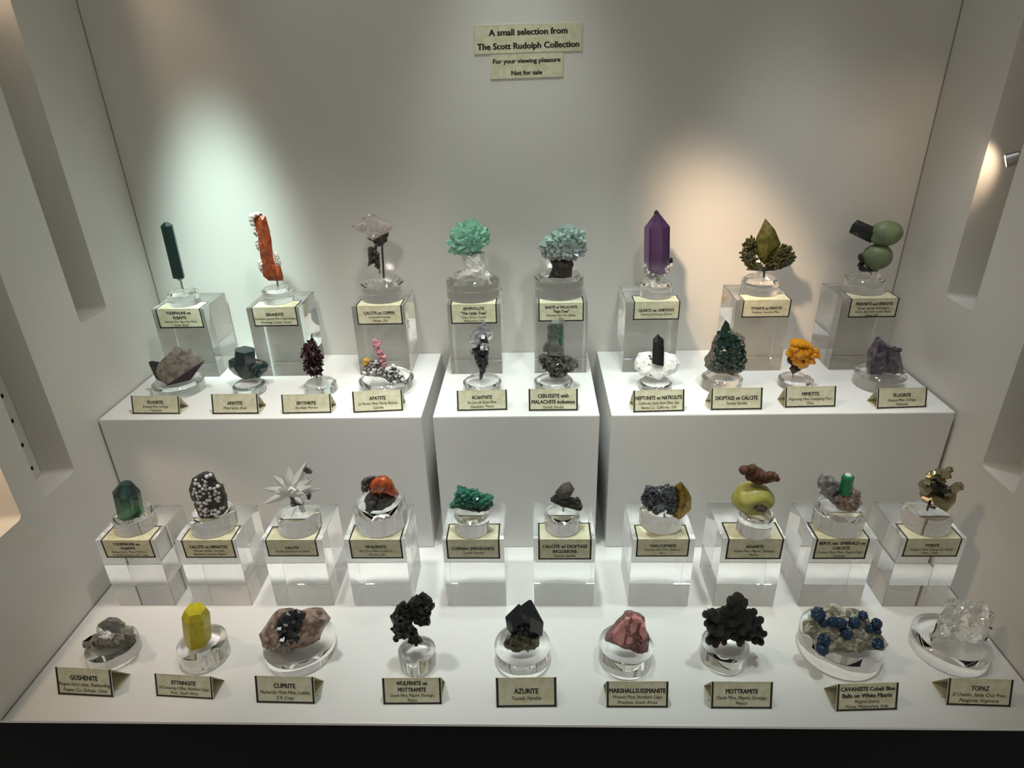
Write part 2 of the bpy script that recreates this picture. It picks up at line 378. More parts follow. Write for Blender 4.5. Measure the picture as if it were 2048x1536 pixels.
TENTS = [
 ('b', (265.1, 829), (361, 829), (269.3, 792), ['FLUORITE'], ['Elmwood Mine, Carthage,', 'Tennessee'], 'cream tent card reading FLUORITE in front of the grey brown fluorite'),
 ('b', (425, 829.4), (518.5, 828.8), (426.9, 788.6), ['APATITE'], ['Minas Gerais, Brazil'], 'cream tent card reading APATITE, Minas Gerais, Brazil'),
 ('b', (564.6, 828.7), (663.8, 826.8), (565.8, 789.7), ['ERYTHRITE'], ['Bou Azzer, Morocco'], 'cream tent card reading ERYTHRITE, Bou Azzer, Morocco'),
 ('b', (706.6, 827), (807.2, 822.4), (705.8, 783.7), ['APATITE'], ['La Marina Mine, Pauna, Boyaca,', 'Columbia'], 'cream tent card reading APATITE, La Marina Mine'),
 ('b', (914.3, 823.2), (1015.2, 820.8), (913.3, 781.8), ['ACANTHITE'], ['San Juan de Rayas Mine,', 'Guanajuato, Mexico'], 'cream tent card reading ACANTHITE, Guanajuato, Mexico'),
 ('b', (1057, 822.9), (1156.3, 822.2), (1056.4, 778.4), ['CERUSSITE with', 'MALACHITE inclusions'], ['Tsumeb, Namibia'], 'cream tent card reading CERUSSITE with MALACHITE inclusions'),
 ('b', (1266, 826.2), (1368.8, 823.4), (1264.7, 781.7), ['NEPTUNITE on NATROLITE'], ['California State Gem Mine, San', 'Benito Co., California, USA'], 'cream tent card reading NEPTUNITE on NATROLITE'),
 ('b', (1420.8, 821.5), (1524.3, 820), (1419.7, 777), ['DIOPTASE on CALCITE'], ['Tsumeb, Namibia'], 'cream tent card reading DIOPTASE on CALCITE'),
 ('b', (1568.8, 816.6), (1671, 814.4), (1566, 774.6), ['MIMETITE'], ['Pingtouling Mine, Guangdong Prov.,', 'China'], 'cream tent card reading MIMETITE, Guangdong Prov., China'),
 ('b', (1752.7, 818.8), (1852.7, 815.3), (1746.3, 778.4), ['FLUORITE'], ['Elmwood Mine, Carthage,', 'Tennessee'], 'cream tent card reading FLUORITE in front of the purple fluorite'),
 ('d', (116.4, 1389.7), (227.8, 1395.5), (123.2, 1334.7), ['GOSHENITE'], ['Pingwu beryl mine, Xuebaoding,', 'Pingwu Co., Sichuan, China'], 'cream tent card reading GOSHENITE, Sichuan, China'),
 ('d', (312.6, 1393), (427.4, 1399.8), (314.3, 1347.5), ['ETTRINGITE'], ["N'Chwaning II Mine, Northern Cape", 'Prov., South Africa'], 'cream tent card reading ETTRINGITE, South Africa'),
 ('d', (512.9, 1406.3), (631, 1408.9), (514.4, 1351.9), ['CUPRITE'], ['Mashamba West Mine, Lualaba,', 'D.R. Congo'], 'cream tent card reading CUPRITE, Mashamba West Mine'),
 ('d', (766.4, 1410), (884.5, 1409.3), (768.5, 1356.4), ['WULFENITE on', 'MOTTRAMITE'], ['Ojuela Mine, Mapimi, Durango,', 'Mexico'], 'cream tent card reading WULFENITE on MOTTRAMITE'),
 ('d', (992.5, 1416), (1114, 1414.7), (992, 1356), ['AZURITE'], ['Tsumeb, Namibia'], 'cream tent card reading AZURITE, Tsumeb, Namibia'),
 ('d', (1212.4, 1416), (1336.5, 1416.4), (1212.7, 1363), ['MARSHALLSUSSMANITE'], ['Wessels Mine, Northern Cape', 'Province, South Africa'], 'cream tent card reading MARSHALLSUSSMANITE, Wessels Mine'),
 ('d', (1420.8, 1418), (1544, 1418.7), (1418.8, 1363.6), ['MOTTRAMITE'], ['Ojuela Mine, Mapimi, Durango,', 'Mexico'], 'cream tent card reading only MOTTRAMITE above Ojuela Mine'),
 ('d', (1671.5, 1424), (1794.3, 1420.5), (1668, 1368.8), ['CAVANSITE Cobalt Blue', 'Balls on White Matrix'], ['Wagholi Quarry,', 'Poona, Maharashtra, India'], 'cream tent card reading CAVANSITE Cobalt Blue Balls on White Matrix'),
 ('d', (1891.4, 1411), (2021.4, 1415.2), (1888.8, 1355.8), ['TOPAZ'], ['El Chalt\u00e9n, Santa Cruz Prov.,', 'Patagonia, Argentina'], 'cream tent card reading TOPAZ, Patagonia, Argentina'),
]
for row, bl, br, tl, ti, ln, lab in TENTS:
    tent_card(bl, br, tl, H if row == 'b' else 0.0, ti, ln, lab, PB if row == 'b' else PD, 0)
PA, PC = 'cards folded over the plinth blocks', 'cards folded over the floor blocks'
DRAPES = [
 ('a', 309.9, 400.6, 656.3, ['TOURMALINE var.', 'ELBAITE'], ['Ravenita Mine, \u00c1gua Boa, Minas', 'Gerais, Brazil'], 'cream folded card reading TOURMALINE var. ELBAITE, Minas Gerais, Brazil'),
 ('a', 501.6, 591.9, 652.6, ['SERANDITE'], ['Poudrette quarry, Mont Saint-Hilaire,', 'Mont\u00e9r\u00e9gie, Qu\u00e9bec, Canada'], 'cream folded card reading SERANDITE, Canada'),
 ('a', 710.8, 803, 649.3, ['CALCITE on COPPER'], ['Keweenaw Peninsula,', 'Michigan, USA'], 'cream folded card reading CALCITE on COPPER'),
 ('a', 899.8, 993.5, 647.4, ['APOPHYLLITE', '"The Little Tree"'], ['Pashan Quarry, Poonah,', 'Maharashtra, India'], 'cream folded card reading APOPHYLLITE The Little Tree'),
 ('a', 1076.5, 1168.4, 642.5, ['BARITE w/ MALACHITE', '"Palm Tree"'], ['Mashamba West Mine, Katanga,', 'Zaire'], 'cream folded card reading BARITE w/ MALACHITE Palm Tree'),
 ('a', 1267.4, 1361.2, 639.5, ['QUARTZ var. AMETHYST'], ['Goboboseb Mountains, Namibia'], 'cream folded card reading QUARTZ var. AMETHYST'),
 ('a', 1486.4, 1583.7, 634.6, ['TITANITE on EPIDOTE'], ['Fanadinho, Capelinha, Minas'], 'cream folded card reading TITANITE on EPIDOTE'),
 ('a', 1701.9, 1799.6, 634.6, ['PREHNITE and EPIDOTE'], ['Djouga diggings, Bendougou,', 'Diakon, Bafoulab\u00e9 Cercle, Kayes', 'Region, Mali'], 'cream folded card reading PREHNITE and EPIDOTE'),
 ('c', 201, 301.2, 1115, ['TOURMALINE var.', 'ELBAITE'], ['Rubaya-Goma, Masisi Territory,', 'North Kivu Province, D.R. Congo'], 'cream folded card reading TOURMALINE var. ELBAITE, D.R. Congo'),
 ('c', 361.5, 465, 1115.3, ['CALCITE on HEMATITE'], ['Ullcoats number one mine,', 'Egremont, Cumbria, England'], 'cream folded card reading CALCITE on HEMATITE'),
 ('c', 529.6, 632, 1112.4, ['CALCITE'], ['Ira\u00ed, Rio Grande do Sul, Brazil'], 'cream folded card reading only CALCITE, Rio Grande do Sul, Brazil'),
 ('c', 697, 802.7, 1116.6, ['WULFENITE'], ['Red Cloud Mine, La Paz Co.,', 'Arizona, USA'], 'cream folded card reading WULFENITE, Red Cloud Mine'),
 ('c', 891.4, 999.2, 1117, ['CUPRIAN SMITHSONITE'], ['Tsumeb, Namibia'], 'cream folded card reading CUPRIAN SMITHSONITE'),
 ('c', 1076, 1184, 1118.7, ['CALCITE w/ DIOPTASE', 'INCLUSIONS'], ['Tsumeb, Namibia'], 'cream folded card reading CALCITE w/ DIOPTASE INCLUSIONS'),
 ('c', 1273.4, 1380.4, 1112.8, ['CHALCOPYRITE'], ['Huanzal\u00e1 Mine, Dept. Hu\u00e1nuco,', 'Peru'], 'cream folded card reading CHALCOPYRITE, Peru'),
 ('c', 1455.6, 1568.6, 1117.9, ['ADAMITE'], ['Ojuela Mine, Mapimi, Durango,', 'Mexico'], 'cream folded card reading ADAMITE, Ojuela Mine'),
 ('c', 1632.7, 1740.3, 1117.5, ['BERYL var. EMERALD on', 'CALCITE'], ['Coscuez Mine, Muzo, Boyac\u00e1 Dept.,', 'Colombia'], 'cream folded card reading BERYL var. EMERALD on CALCITE'),
 ('c', 1813, 1925.4, 1113, ['PYRITE'], ['Shangbao Mine, Leiyang Co., Hunan', 'Prov., China'], 'cream folded card reading PYRITE, Hunan Prov., China'),
]
for row, xl, xr, yb, ti, ln, lab in DRAPES:
    draped_card(xl, xr, yb, Z1 if row == 'a' else Z3, BY1 if row == 'a' else BY3, ti, ln, lab, PA if row == 'a' else PC)
# the two signs stuck to the back wall
def wall_sign(c, lines, cap, label, sx, gapf):
    P0 = [at(*p, y=D-0.0012) for p in c]; A = P0[0]; e = (P0[1]-P0[0]); w = e.length; e.normalize(); up = (P0[3]-P0[0]); h = up.length; up.normalize()
    n = Vector((0, -1, 0)); o = thing('wall_sign', A+e*(w/2), label, 'sign', 'paper signs on the back wall')
    v, f = [], []; panel_vf(P0, 0.0011, n, v, f); mesh('card', v, f, 'paper', o)
    strips(A, e, up, n, w, h, 't', 0.0006, 0.0, 'edge', o, 'pale_margin')
    for i, (t, fx, fy, fw) in enumerate(lines):
        text_job(t, cap*h, fw*w, (A+e*(fx*w)+up*(fy*h), e, up, n), o, True)
    return o
wall_sign([(949, 108.5), (1164, 101), (1165, 45), (947, 51)], [('A small selection from', 0.50, 0.62, 0.72), ('The Scott Rudolph Collection', 0.50, 0.14, 0.94)], 0.215, 'larger cream paper sign stuck high on the back wall', 0, 0)
wall_sign([(981.5, 158), (1126, 153), (1127, 105.5), (980, 110)], [('For your viewing pleasure', 0.50, 0.63, 0.92), ('Not for sale', 0.50, 0.13, 0.42)], 0.185, 'smaller cream paper sign reading Not for sale under the larger one', 0, 0)
flush_text()
# ------------------------------------------------------------------ shapes for the minerals
rnd = random.Random(7)
class Ctx:
    """A specimen: traced on an upright plane through its stand, in units of one photo crop."""
    def __init__(s, key, x0, y0, sc, name, label, cat='mineral', rest=None, tilt=0.0, dy=0.0, group='mineral specimens'):
        st = STN[key]; s.st = st; s.x0, s.y0, s.sc = x0, y0, sc; s.top = st['top']
        y = st['c'].y+dy
        if rest: y = at(x0+rest[0]/sc, y0+rest[1]/sc, z=s.top).y+dy
        t = math.radians(tilt); s.n = Vector((0, -math.cos(t), math.sin(t))); s.eu = Vector((0, math.sin(t), math.cos(t))); s.ex = Vector((1, 0, 0))
        s.o = Vector((st['c'].x, y, s.top)); s.U = mpp(s.o)/sc
        s.root = thing(name, s.o, label, cat, group); s.zmin = s.top+0.0004
    def P(s, x, y, d=0.0):
        r = ray(s.x0+x/s.sc, s.y0+y/s.sc); o = s.o+s.n*(d*s.U)
        return CAM_LOC+r*((o-CAM_LOC).dot(s.n)/r.dot(s.n))
    def fit(s, vs): return [Vector((v.x, v.y, max(v.z, s.zmin))) for v in vs]
def inside(p, poly):
    c = False; n = len(poly); x, y = p
    for i in range(n):
        (x1, y1), (x2, y2) = poly[i], poly[(i+1) % n]
        if (y1 > y) != (y2 > y) and x < (x2-x1)*(y-y1)/(y2-y1)+x1: c = not c
    return c
def seg_d(p, a, b):
    ax, ay = b[0]-a[0], b[1]-a[1]; l = ax*ax+ay*ay or 1e-9
    t = max(0, min(1, ((p[0]-a[0])*ax+(p[1]-a[1])*ay)/l))
    return math.hypot(p[0]-a[0]-t*ax, p[1]-a[1]-t*ay)
def inflate(c, name, outline, mat, T, step=45, jag=6, rough=0.25, d0=0.0, smooth=False, parent=None, prof=0.5, clamp=True, seed=1, skew=0.0):
    """A solid lump whose outline follows a traced one and swells by T on both sides."""
    R = random.Random(seed); pl = []
    for (x1, y1), (x2, y2) in zip(outline, outline[1:]+outline[:1]):
        L = math.hypot(x2-x1, y2-y1); k = max(1, int(round(L/step)))
        for i in range(k):
            t = i/k; j = R.uniform(-jag, jag) if i else R.uniform(-jag, jag)*0.4
            nx, ny = (y2-y1)/(L or 1), -(x2-x1)/(L or 1)
            pl.append((x1+(x2-x1)*t+nx*j, y1+(y2-y1)*t+ny*j))
    n = len(pl); pts = list(pl)
    xs = [p[0] for p in pl]; ys = [p[1] for p in pl]; x = min(xs)
    while x < max(xs):
        y = min(ys)
        while y < max(ys):
            q = (x+R.uniform(-.4, .4)*step, y+R.uniform(-.4, .4)*step)
            if inside(q, pl) and min(seg_d(q, pl[i], pl[(i+1) % n]) for i in range(n)) > step*0.35: pts.append(q)
            y += step
        x += step
    for it in range(3):          # no triangle may span the lump from edge to edge, or it would have no thickness there
        r = delaunay_2d_cdt([Vector(p) for p in pts], [(i, (i+1) % n) for i in range(n)], [], 1, 1e-4)
        pv = [(v.x, v.y) for v in r[0]]; tri = r[2]
        rim = [min(seg_d(p, pl[i], pl[(i+1) % n]) for i in range(n)) < 0.5 for p in pv]; add = []
        for t in tri:
            for a, b in ((t[0], t[1]), (t[1], t[2]), (t[2], t[0])):
                if rim[a] and rim[b]:
                    m = ((pv[a][0]+pv[b][0])/2, (pv[a][1]+pv[b][1])/2)
                    if min(seg_d(m, pl[i], pl[(i+1) % n]) for i in range(n)) > 2.0: add.append(m)
        if not add: break
        pts += list(dict.fromkeys(add))
    ds = [min(seg_d(p, pl[i], pl[(i+1) % n]) for i in range(n)) for p in pv]; dm = max(max(ds), 1e-6)
    dm = min(dm, max(T, 1e-6)*1.5); cy = (max(ys)+min(ys))/2
    fr, bk, v = [], [], []
    for p, d in zip(pv, ds):
        sk = skew*(cy-p[1])
        if d < 0.5: v.append(c.P(p[0], p[1], d0-sk)); fr.append(len(v)-1); bk.append(len(v)-1)
        else:
            h = T*(1-(1-min(1, d/dm))**2)**prof
            v.append(c.P(p[0], p[1], d0-sk+h*(1+R.uniform(-rough, rough)))); fr.append(len(v)-1)
            q = c.P(p[0], p[1], d0-sk)-c.n*(h*c.U*(1+R.uniform(-rough, rough))); v.append(q); bk.append(len(v)-1)
    f = [tuple(fr[i] for i in t) for t in tri]+[tuple(bk[i] for i in reversed(t)) for t in tri]
    f = [t for t in f if len(set(t)) == len(t)]
    return mesh(name, c.fit(v) if clamp else v, f, mat, parent or c.root, smooth)
def hull(c, name, pts, mat, parent=None, bev=0.0, clamp=True):
    bm = bmesh.new()
    for x, y, d in pts: bm.verts.new(c.P(x, y, 0)+c.n*(d*c.U))
    g = bmesh.ops.convex_hull(bm, input=bm.verts[:])
    bmesh.ops.delete(bm, geom=[e for e in bm.verts if not e.link_faces], context='VERTS')
    bmesh.ops.dissolve_limit(bm, angle_limit=0.06, verts=bm.verts[:], edges=bm.edges[:])
    if bev: bmesh.ops.bevel(bm, geom=bm.edges[:], offset=bev*c.U, segments=1, affect='EDGES')
    bm.verts.index_update(); v = [t.co.copy() for t in bm.verts]; f = [[t.index for t in q.verts] for q in bm.faces]; bm.free()
    return mesh(name, c.fit(v) if clamp else v, f, mat, parent or c.root)
def solid(c, name, outline, mat, T, back=None, ridge=(), parent=None, bev=0.0):
    """A convex crystal: a traced outline given depth, with extra front points on its ridges."""
    pts = [(x, y, 0.0) for x, y in outline]
    cx = sum(p[0] for p in outline)/len(outline); cy = sum(p[1] for p in outline)/len(outline)
    pts += [(cx+(x-cx)*0.8, cy+(y-cy)*0.8, -(T if back is None else back)) for x, y in outline]
    pts += list(ridge) or [(cx+(x-cx)*0.55, cy+(y-cy)*0.55, T) for x, y in outline]
    return hull(c, name, pts, mat, parent, bev)
def crystal_vf(p0, p1, r, n=6, tip=0.2, tipr=0.0, roll=0.0, flat=1.0, front=Vector((0, -1, 0)), off=(0, 0), rv=0.0, taper=1.0):
    ax = (p1-p0); L = ax.length; ax.normalize()
    a = (front-ax*front.dot(ax)).normalized(); b = ax.cross(a); v, f = [], []
    rr = [1+rv*math.sin(3.1*i+1) for i in range(n)]
    def ring(z, k): return [p0+ax*z+(b*math.cos(roll+2*math.pi*i/n)+a*flat*math.sin(roll+2*math.pi*i/n))*r*k*rr[i] for i in range(n)]
    v += ring(0, taper)+ring(L*(1-tip), 1.0)
    f.append(tuple(range(n))[::-1])
    f += [(i, (i+1) % n, n+(i+1) % n, n+i) for i in range(n)]
    o = (b*off[0]+a*off[1])*r
    if tip <= 0: f.append(tuple(range(n, 2*n)))
    elif tipr <= 0:
        v.append(p1+o); f += [(n+i, n+(i+1) % n, 2*n) for i in range(n)]
    else:
        v += [q+o for q in ring(L, tipr)]; f += [(n+i, n+(i+1) % n, 2*n+(i+1) % n, 2*n+i) for i in range(n)]; f.append(tuple(range(2*n, 3*n)))
    return v, f
def crystal(c, name, a, b, r, mat, parent=None, d=0.0, d2=None, **k):
    v, f = crystal_vf(c.P(*a, d), c.P(*b, d if d2 is None else d2), r*c.U, **k)
    return mesh(name, c.fit(v), f, mat, parent or c.root)
def ball_vf(sub, bump, seed, fr=2.0):
    bm = bmesh.new(); bmesh.ops.create_icosphere(bm, subdivisions=sub, radius=1.0); R = Vector((seed*3.7, seed, 0))
    for v in bm.verts: v.co *= 1+bump*noise.noise(v.co*fr+R)
    bm.verts.index_update(); v = [t.co.copy() for t in bm.verts]; f = [[t.index for t in q.verts] for q in bm.faces]; bm.free(); return v, f
UNIT = {}
def unit(kind, mat):
    if (kind, mat) in UNIT: return UNIT[kind, mat]
    Z = Vector((0, 0, 0)); sm = False
    if kind == 'hexpoint': v, f = crystal_vf(Z, Vector((0, 0, 1)), 1, 6, 0.35)
    elif kind == 'hexflat': v, f = crystal_vf(Z, Vector((0, 0, 1)), 1, 6, 0.08, 0.8)
    elif kind == 'sqpoint': v, f = crystal_vf(Z, Vector((0, 0, 1)), 1, 4, 0.45, 0.12, rv=0.1)
    elif kind == 'rhomb': v, f = crystal_vf(Vector((0, 0, -0.2)), Vector((0, 0, 1)), 1, 3, 0.5, 0.0, taper=0.6)
    elif kind == 'cube':
        v, f = box_vf(-.8, .8, -.8, .8, 0, 1); v = [Vector(q) for q in v]
    elif kind == 'blade': v, f = crystal_vf(Z, Vector((0, 0, 1)), 1, 4, 0.62, 0.0, flat=0.45, taper=0.45)
    elif kind == 'needle': v, f = crystal_vf(Z, Vector((0, 0, 1)), 1, 4, 0.15, 0.5)
    elif kind == 'barrel':
        v, f = crystal_vf(Z, Vector((0, 0, 1)), 1, 6, 0.3, 0.7, taper=0.7)
    elif kind == 'ball': v, f = ball_vf(2, 0.12, 3); sm = True
    elif kind == 'spiky': v, f = ball_vf(3, 0.30, 5, 5.0)
    elif kind == 'chip': v, f = ball_vf(1, 0.75, 9, 1.3)
    me = bpy.data.meshes.new(kind); me.from_pydata([tuple(q) for q in v], [], f); me.materials.append(MAT[mat])
    bm = bmesh.new(); bm.from_mesh(me); bmesh.ops.recalc_face_normals(bm, faces=bm.faces); bm.to_mesh(me); bm.free()
    if sm: me.polygons.foreach_set('use_smooth', [True]*len(me.polygons))
    UNIT[kind, mat] = me; return me
def piece(c, name, kind, mat, p, direction, r, L, parent=None, roll=0.0, flat=1.0):
    """One small crystal or grain of a cluster, sharing its mesh with its likes."""
    o = bpy.data.objects.new(name, unit(kind, mat)); pr = parent or c.root; link(o, pr); OFF[o.name] = OFF[pr.name]
    q = Vector(direction).normalized().to_track_quat('Z', 'Y') @ Matrix.Rotation(roll, 3, 'Z').to_quaternion()
    o.rotation_mode = 'QUATERNION'; o.rotation_quaternion = q; o.scale = (r*c.U, r*c.U*flat, L*c.U)
    p = Vector(p)
    lo = r*c.U if kind in ('ball', 'spiky', 'chip') else 0
    p.z = max(p.z, c.zmin+lo)
    o.location = p-OFF[pr.name]
    return o
def scatter(c, name, kind, mat, poly, N, r, L, T, d0=0.0, out=1.0, up=0.3, seed=1, parent=None, centre=None, gap=0.0, sink=0.3, flat=1.0, edge=0.0):
    """Crystals over the front of a lump: outward from its middle and towards the viewer side, edge crystals sideways."""
    R = random.Random(seed); xs = [p[0] for p in poly]; ys = [p[1] for p in poly]; got = []
    cx, cy = centre or (sum(xs)/len(xs), sum(ys)/len(ys)); hw = max((max(xs)-min(xs))/2, 1); hh = max((max(ys)-min(ys))/2, 1); k = 0
    n = len(poly); done = []
    while len(got) < N and k < N*60:
        k += 1; q = (R.uniform(min(xs), max(xs)), R.uniform(min(ys), max(ys)))
        if not inside(q, poly): continue
        if gap and any(math.hypot(q[0]-g[0], q[1]-g[1]) < gap for g in got): continue
        dd = min(seg_d(q, poly[i], poly[(i+1) % n]) for i in range(n))
        got.append(q); t = min(1, dd/(T*1.5)); h = T*(1-(1-t)**2)**0.5
        dv = c.ex*((q[0]-cx)/hw)*out+c.eu*(-(q[1]-cy)/hh*out+up)+c.n*(0.45+0.8*t)+Vector((R.uniform(-.35, .35), R.uniform(-.35, .35), R.uniform(-.35, .35)))
        rr = R.uniform(*r) if isinstance(r, tuple) else r; ll = R.uniform(*L) if isinstance(L, tuple) else L
        p = c.P(q[0], q[1], d0+h)-dv.normalized()*(ll*sink*c.U)
        done.append(piece(c, name, kind, mat, p, dv, rr, ll, parent, R.uniform(0, 3), flat))
    return done
def leaf(c, name, a, b, r, mat, d=0.0, thick=0.45, belly=0.45, parent=None):
    """A pointed blade from a to b, widest part way along."""
    dx, dy = b[0]-a[0], b[1]-a[1]; L = math.hypot(dx, dy) or 1; nx, ny = -dy/L, dx/L
    def q(t, w, k): return (a[0]+dx*t+nx*w, a[1]+dy*t+ny*w, d*t+k)
    return hull(c, name, [q(0, r*0.5, 0), q(0, -r*0.5, 0), q(0, 0, r*thick), q(0, 0, -r*thick), q(belly, r, 0), q(belly, -r, 0), q(belly, r*0.15, r*thick), q(belly, 0, -r*thick), q(0.75, r*0.62, 0), q(0.75, -r*0.62, 0), q(0.75, 0, r*thick*0.6), q(1, 0, 0)], mat, parent, clamp=False)
def ellipsoid(c, name, x, y, rx, ry, mat, d=0.0, rd=None, sub=4, bump=0.03, seed=1, parent=None, fr=1.6, dent=None):
    v, f = ball_vf(sub, bump, seed, fr); o = c.P(x, y, d); rd = rd or (rx+ry)/2; out = []
    for q in v:
        if dent:
            dq = (q-dent[0].normalized()).length; q = q*(1-dent[2]*math.exp(-(dq/dent[1])**2))
        out.append(o+(c.ex*q.x*rx+c.eu*q.z*ry-c.n*q.y*rd)*c.U)
    return mesh(name, c.fit(out), f, mat, parent or c.root, True)
def pin(key, c, a, b, r, d=0.0, mat='pin', name='pin'):
    p0, p1 = c.P(*a, d), c.P(*b, d)
    if name == 'pin': p1.z = max(STN[key]['top']-0.001, min(p1.z, STN[key]['top']+0.02)) if p1.z < STN[key]['top']+0.004 else STN[key]['top']-0.0005
    v, f = tube_vf([p0, p1], r*c.U, 8)
    return mesh(name, v, f, mat, STN[key]['o'])
# ------------------------------------------------------------------ mineral materials
M = MAT
M['black_tourm'] = pbr('black_green_tourmaline', (0.005, 0.018, 0.015), 0.22, spec=0.5)
M['ashstone'] = pbr('ashen_stone', (0.45, 0.43, 0.40), 0.7, col2=(0.12, 0.12, 0.11), scale=900)
M['serandite'] = pbr('orange_serandite', (0.36, 0.075, 0.022), 0.28, col2=(0.22, 0.035, 0.012), scale=130, bump=0.3, bscale=300)
M['fluff'] = pbr('pinkish_white_crust', (0.72, 0.62, 0.55), 0.8, bump=0.6, bscale=900)
M['clearpink'] = pbr('clear_pinkish_calcite', (0.95, 0.90, 0.89), 0.05, trans=0.92, ior=1.5, col2=(0.80, 0.70, 0.70), scale=90)
M['copper'] = pbr('dark_native_copper', (0.035, 0.028, 0.026), 0.42, metal=0.5, col2=(0.10, 0.09, 0.085), scale=400)
M['trunk'] = pbr('white_stilbite_trunk', (0.86, 0.85, 0.82), 0.8, col2=(0.55, 0.52, 0.48), scale=260, ramp=(0.5, 0.75), bump=0.5, bscale=700)
M['apoph'] = pbr('mint_green_apophyllite', (0.42, 0.84, 0.64), 0.07, trans=0.5, ior=1.52, col2=(0.40, 0.80, 0.62), scale=200)
M['barite'] = pbr('pale_green_barite', (0.34, 0.55, 0.47), 0.15, trans=0.35, col2=(0.55, 0.68, 0.63), scale=250)
M['baritegrey'] = pbr('grey_barite', (0.20, 0.24, 0.23), 0.25, col2=(0.44, 0.49, 0.48), scale=250)
M['bark'] = pbr('black_brown_stem', (0.010, 0.007, 0.006), 0.6, col2=(0.030, 0.016, 0.010), scale=240, bump=0.4, bscale=500)
M['amethyst'] = graded('amethyst_body', (0.50, 0.40, 0.52), (0.13, 0.065, 0.20), 0.006, 0.030, rough=0.05, trans=0.85, ior=1.54)
M['quartz'] = pbr('white_quartz', (0.86, 0.84, 0.82), 0.12, trans=0.5)
M['titanite'] = pbr('olive_titanite', (0.12, 0.115, 0.022), 0.3, trans=0.2, col2=(0.055, 0.05, 0.010), scale=180, spec=0.5)
M['epidote'] = pbr('dark_green_epidote', (0.022, 0.026, 0.010), 0.28, col2=(0.075, 0.075, 0.03), scale=500)
M['prehnite'] = pbr('pale_green_prehnite', (0.135, 0.19, 0.10), 0.5, col2=(0.20, 0.26, 0.125), scale=45, trans=0.1)
M['epiblack'] = pbr('black_epidote', (0.012, 0.013, 0.012), 0.3, bump=0.4, bscale=300)
M['fluogrey'] = pbr('grey_brown_fluorite', (0.16, 0.13, 0.12), 0.22, trans=0.3, col2=(0.30, 0.27, 0.22), scale=110, bump=0.35, bscale=220)
M['fluodark'] = pbr('dark_violet_fluorite', (0.035, 0.028, 0.040), 0.18, trans=0.2)
M['apadark'] = pbr('dark_teal_apatite', (0.010, 0.026, 0.026), 0.13, spec=0.7)
M['erythrite'] = pbr('burgundy_erythrite', (0.040, 0.008, 0.015), 0.22, col2=(0.014, 0.006, 0.008), scale=300, spec=0.7)
M['speckle'] = pbr('black_white_matrix', (0.055, 0.055, 0.06), 0.55, col2=(0.62, 0.62, 0.62), scale=330, ramp=(0.48, 0.58), bump=0.8, bscale=500)
M['pink'] = pbr('pink_apatite', (0.52, 0.19, 0.24), 0.3, trans=0.15, col2=(0.60, 0.30, 0.33), scale=300)
M['ochre'] = pbr('ochre_crystal', (0.50, 0.27, 0.045), 0.4)
M['greywhite'] = pbr('grey_white_calcite', (0.58, 0.58, 0.57), 0.4)
M['silver'] = pbr('bright_silver_acanthite', (0.72, 0.73, 0.75), 0.32, metal=0.85, col2=(0.36, 0.37, 0.39), scale=200, bump=0.25, bscale=420)
M['sulphide'] = pbr('black_acanthite', (0.05, 0.052, 0.058), 0.28, metal=0.75, bump=0.5, bscale=500)
M['cerussite'] = pbr('smoky_cerussite', (0.36, 0.37, 0.33), 0.05, trans=0.55, ior=1.6, col2=(0.13, 0.145, 0.12), scale=75)
M['malachite'] = pbr('green_malachite_inclusion', (0.005, 0.10, 0.05), 0.4)
M['galena'] = pbr('grey_brown_cluster', (0.035, 0.033, 0.029), 0.22, col2=(0.11, 0.105, 0.09), scale=320, spec=0.8)
M['natrolite'] = pbr('white_natrolite', (0.84, 0.85, 0.83), 0.75, col2=(0.55, 0.57, 0.56), scale=180, ramp=(0.55, 0.8), bump=0.7, bscale=420)
M['jet'] = pbr('glossy_black_crystal', (0.008, 0.008, 0.009), 0.12, spec=0.7)
M['dioptase'] = pbr('deep_green_dioptase', (0.002, 0.022, 0.014), 0.10, ior=1.6, spec=0.6)
M['calmatrix'] = pbr('grey_tan_calcite_matrix', (0.24, 0.21, 0.165), 0.6, col2=(0.07, 0.06, 0.045), scale=260, bump=0.6, bscale=500)
M['mimetite'] = pbr('orange_mimetite', (0.82, 0.38, 0.015), 0.2, trans=0.15, col2=(0.68, 0.26, 0.008), scale=220)
M['rust'] = pbr('dark_brown_gossan', (0.035, 0.016, 0.010), 0.5, col2=(0.09, 0.04, 0.02), scale=300, bump=0.5, bscale=400)
M['fluopurple'] = pbr('dusky_purple_fluorite', (0.085, 0.065, 0.105), 0.16, trans=0.35, ior=1.43, col2=(0.20, 0.165, 0.20), scale=110, bump=0.4, bscale=260)
M['grntourm'] = graded('green_tourmaline_body', (0.22, 0.50, 0.26), (0.020, 0.075, 0.060), 0.004, 0.030, rough=0.05, trans=0.75, ior=1.62)
M['hematite'] = pbr('charcoal_hematite', (0.030, 0.027, 0.028), 0.4, col2=(0.055, 0.050, 0.05), scale=200, bump=0.3, bscale=400)
M['whiteball'] = pbr('white_calcite_bead', (0.66, 0.65, 0.64), 0.45)
M['sticker'] = pbr('tiny_number_sticker', (0.7, 0.7, 0.66), 0.7)
M['frosty'] = pbr('frosty_white_calcite', (0.88, 0.88, 0.84), 0.4, trans=0.12)
M['charlump'] = pbr('charcoal_matrix', (0.028, 0.030, 0.029), 0.5, col2=(0.08, 0.085, 0.08), scale=380, bump=0.7, bscale=600)
M['redwulf'] = pbr('red_orange_wulfenite', (0.36, 0.030, 0.008), 0.16, trans=0.25, col2=(0.56, 0.12, 0.02), scale=150, spec=0.8)
M['browngrey'] = pbr('grey_black_gossan', (0.040, 0.036, 0.034), 0.5, col2=(0.11, 0.10, 0.095), scale=330, bump=0.8, bscale=500)
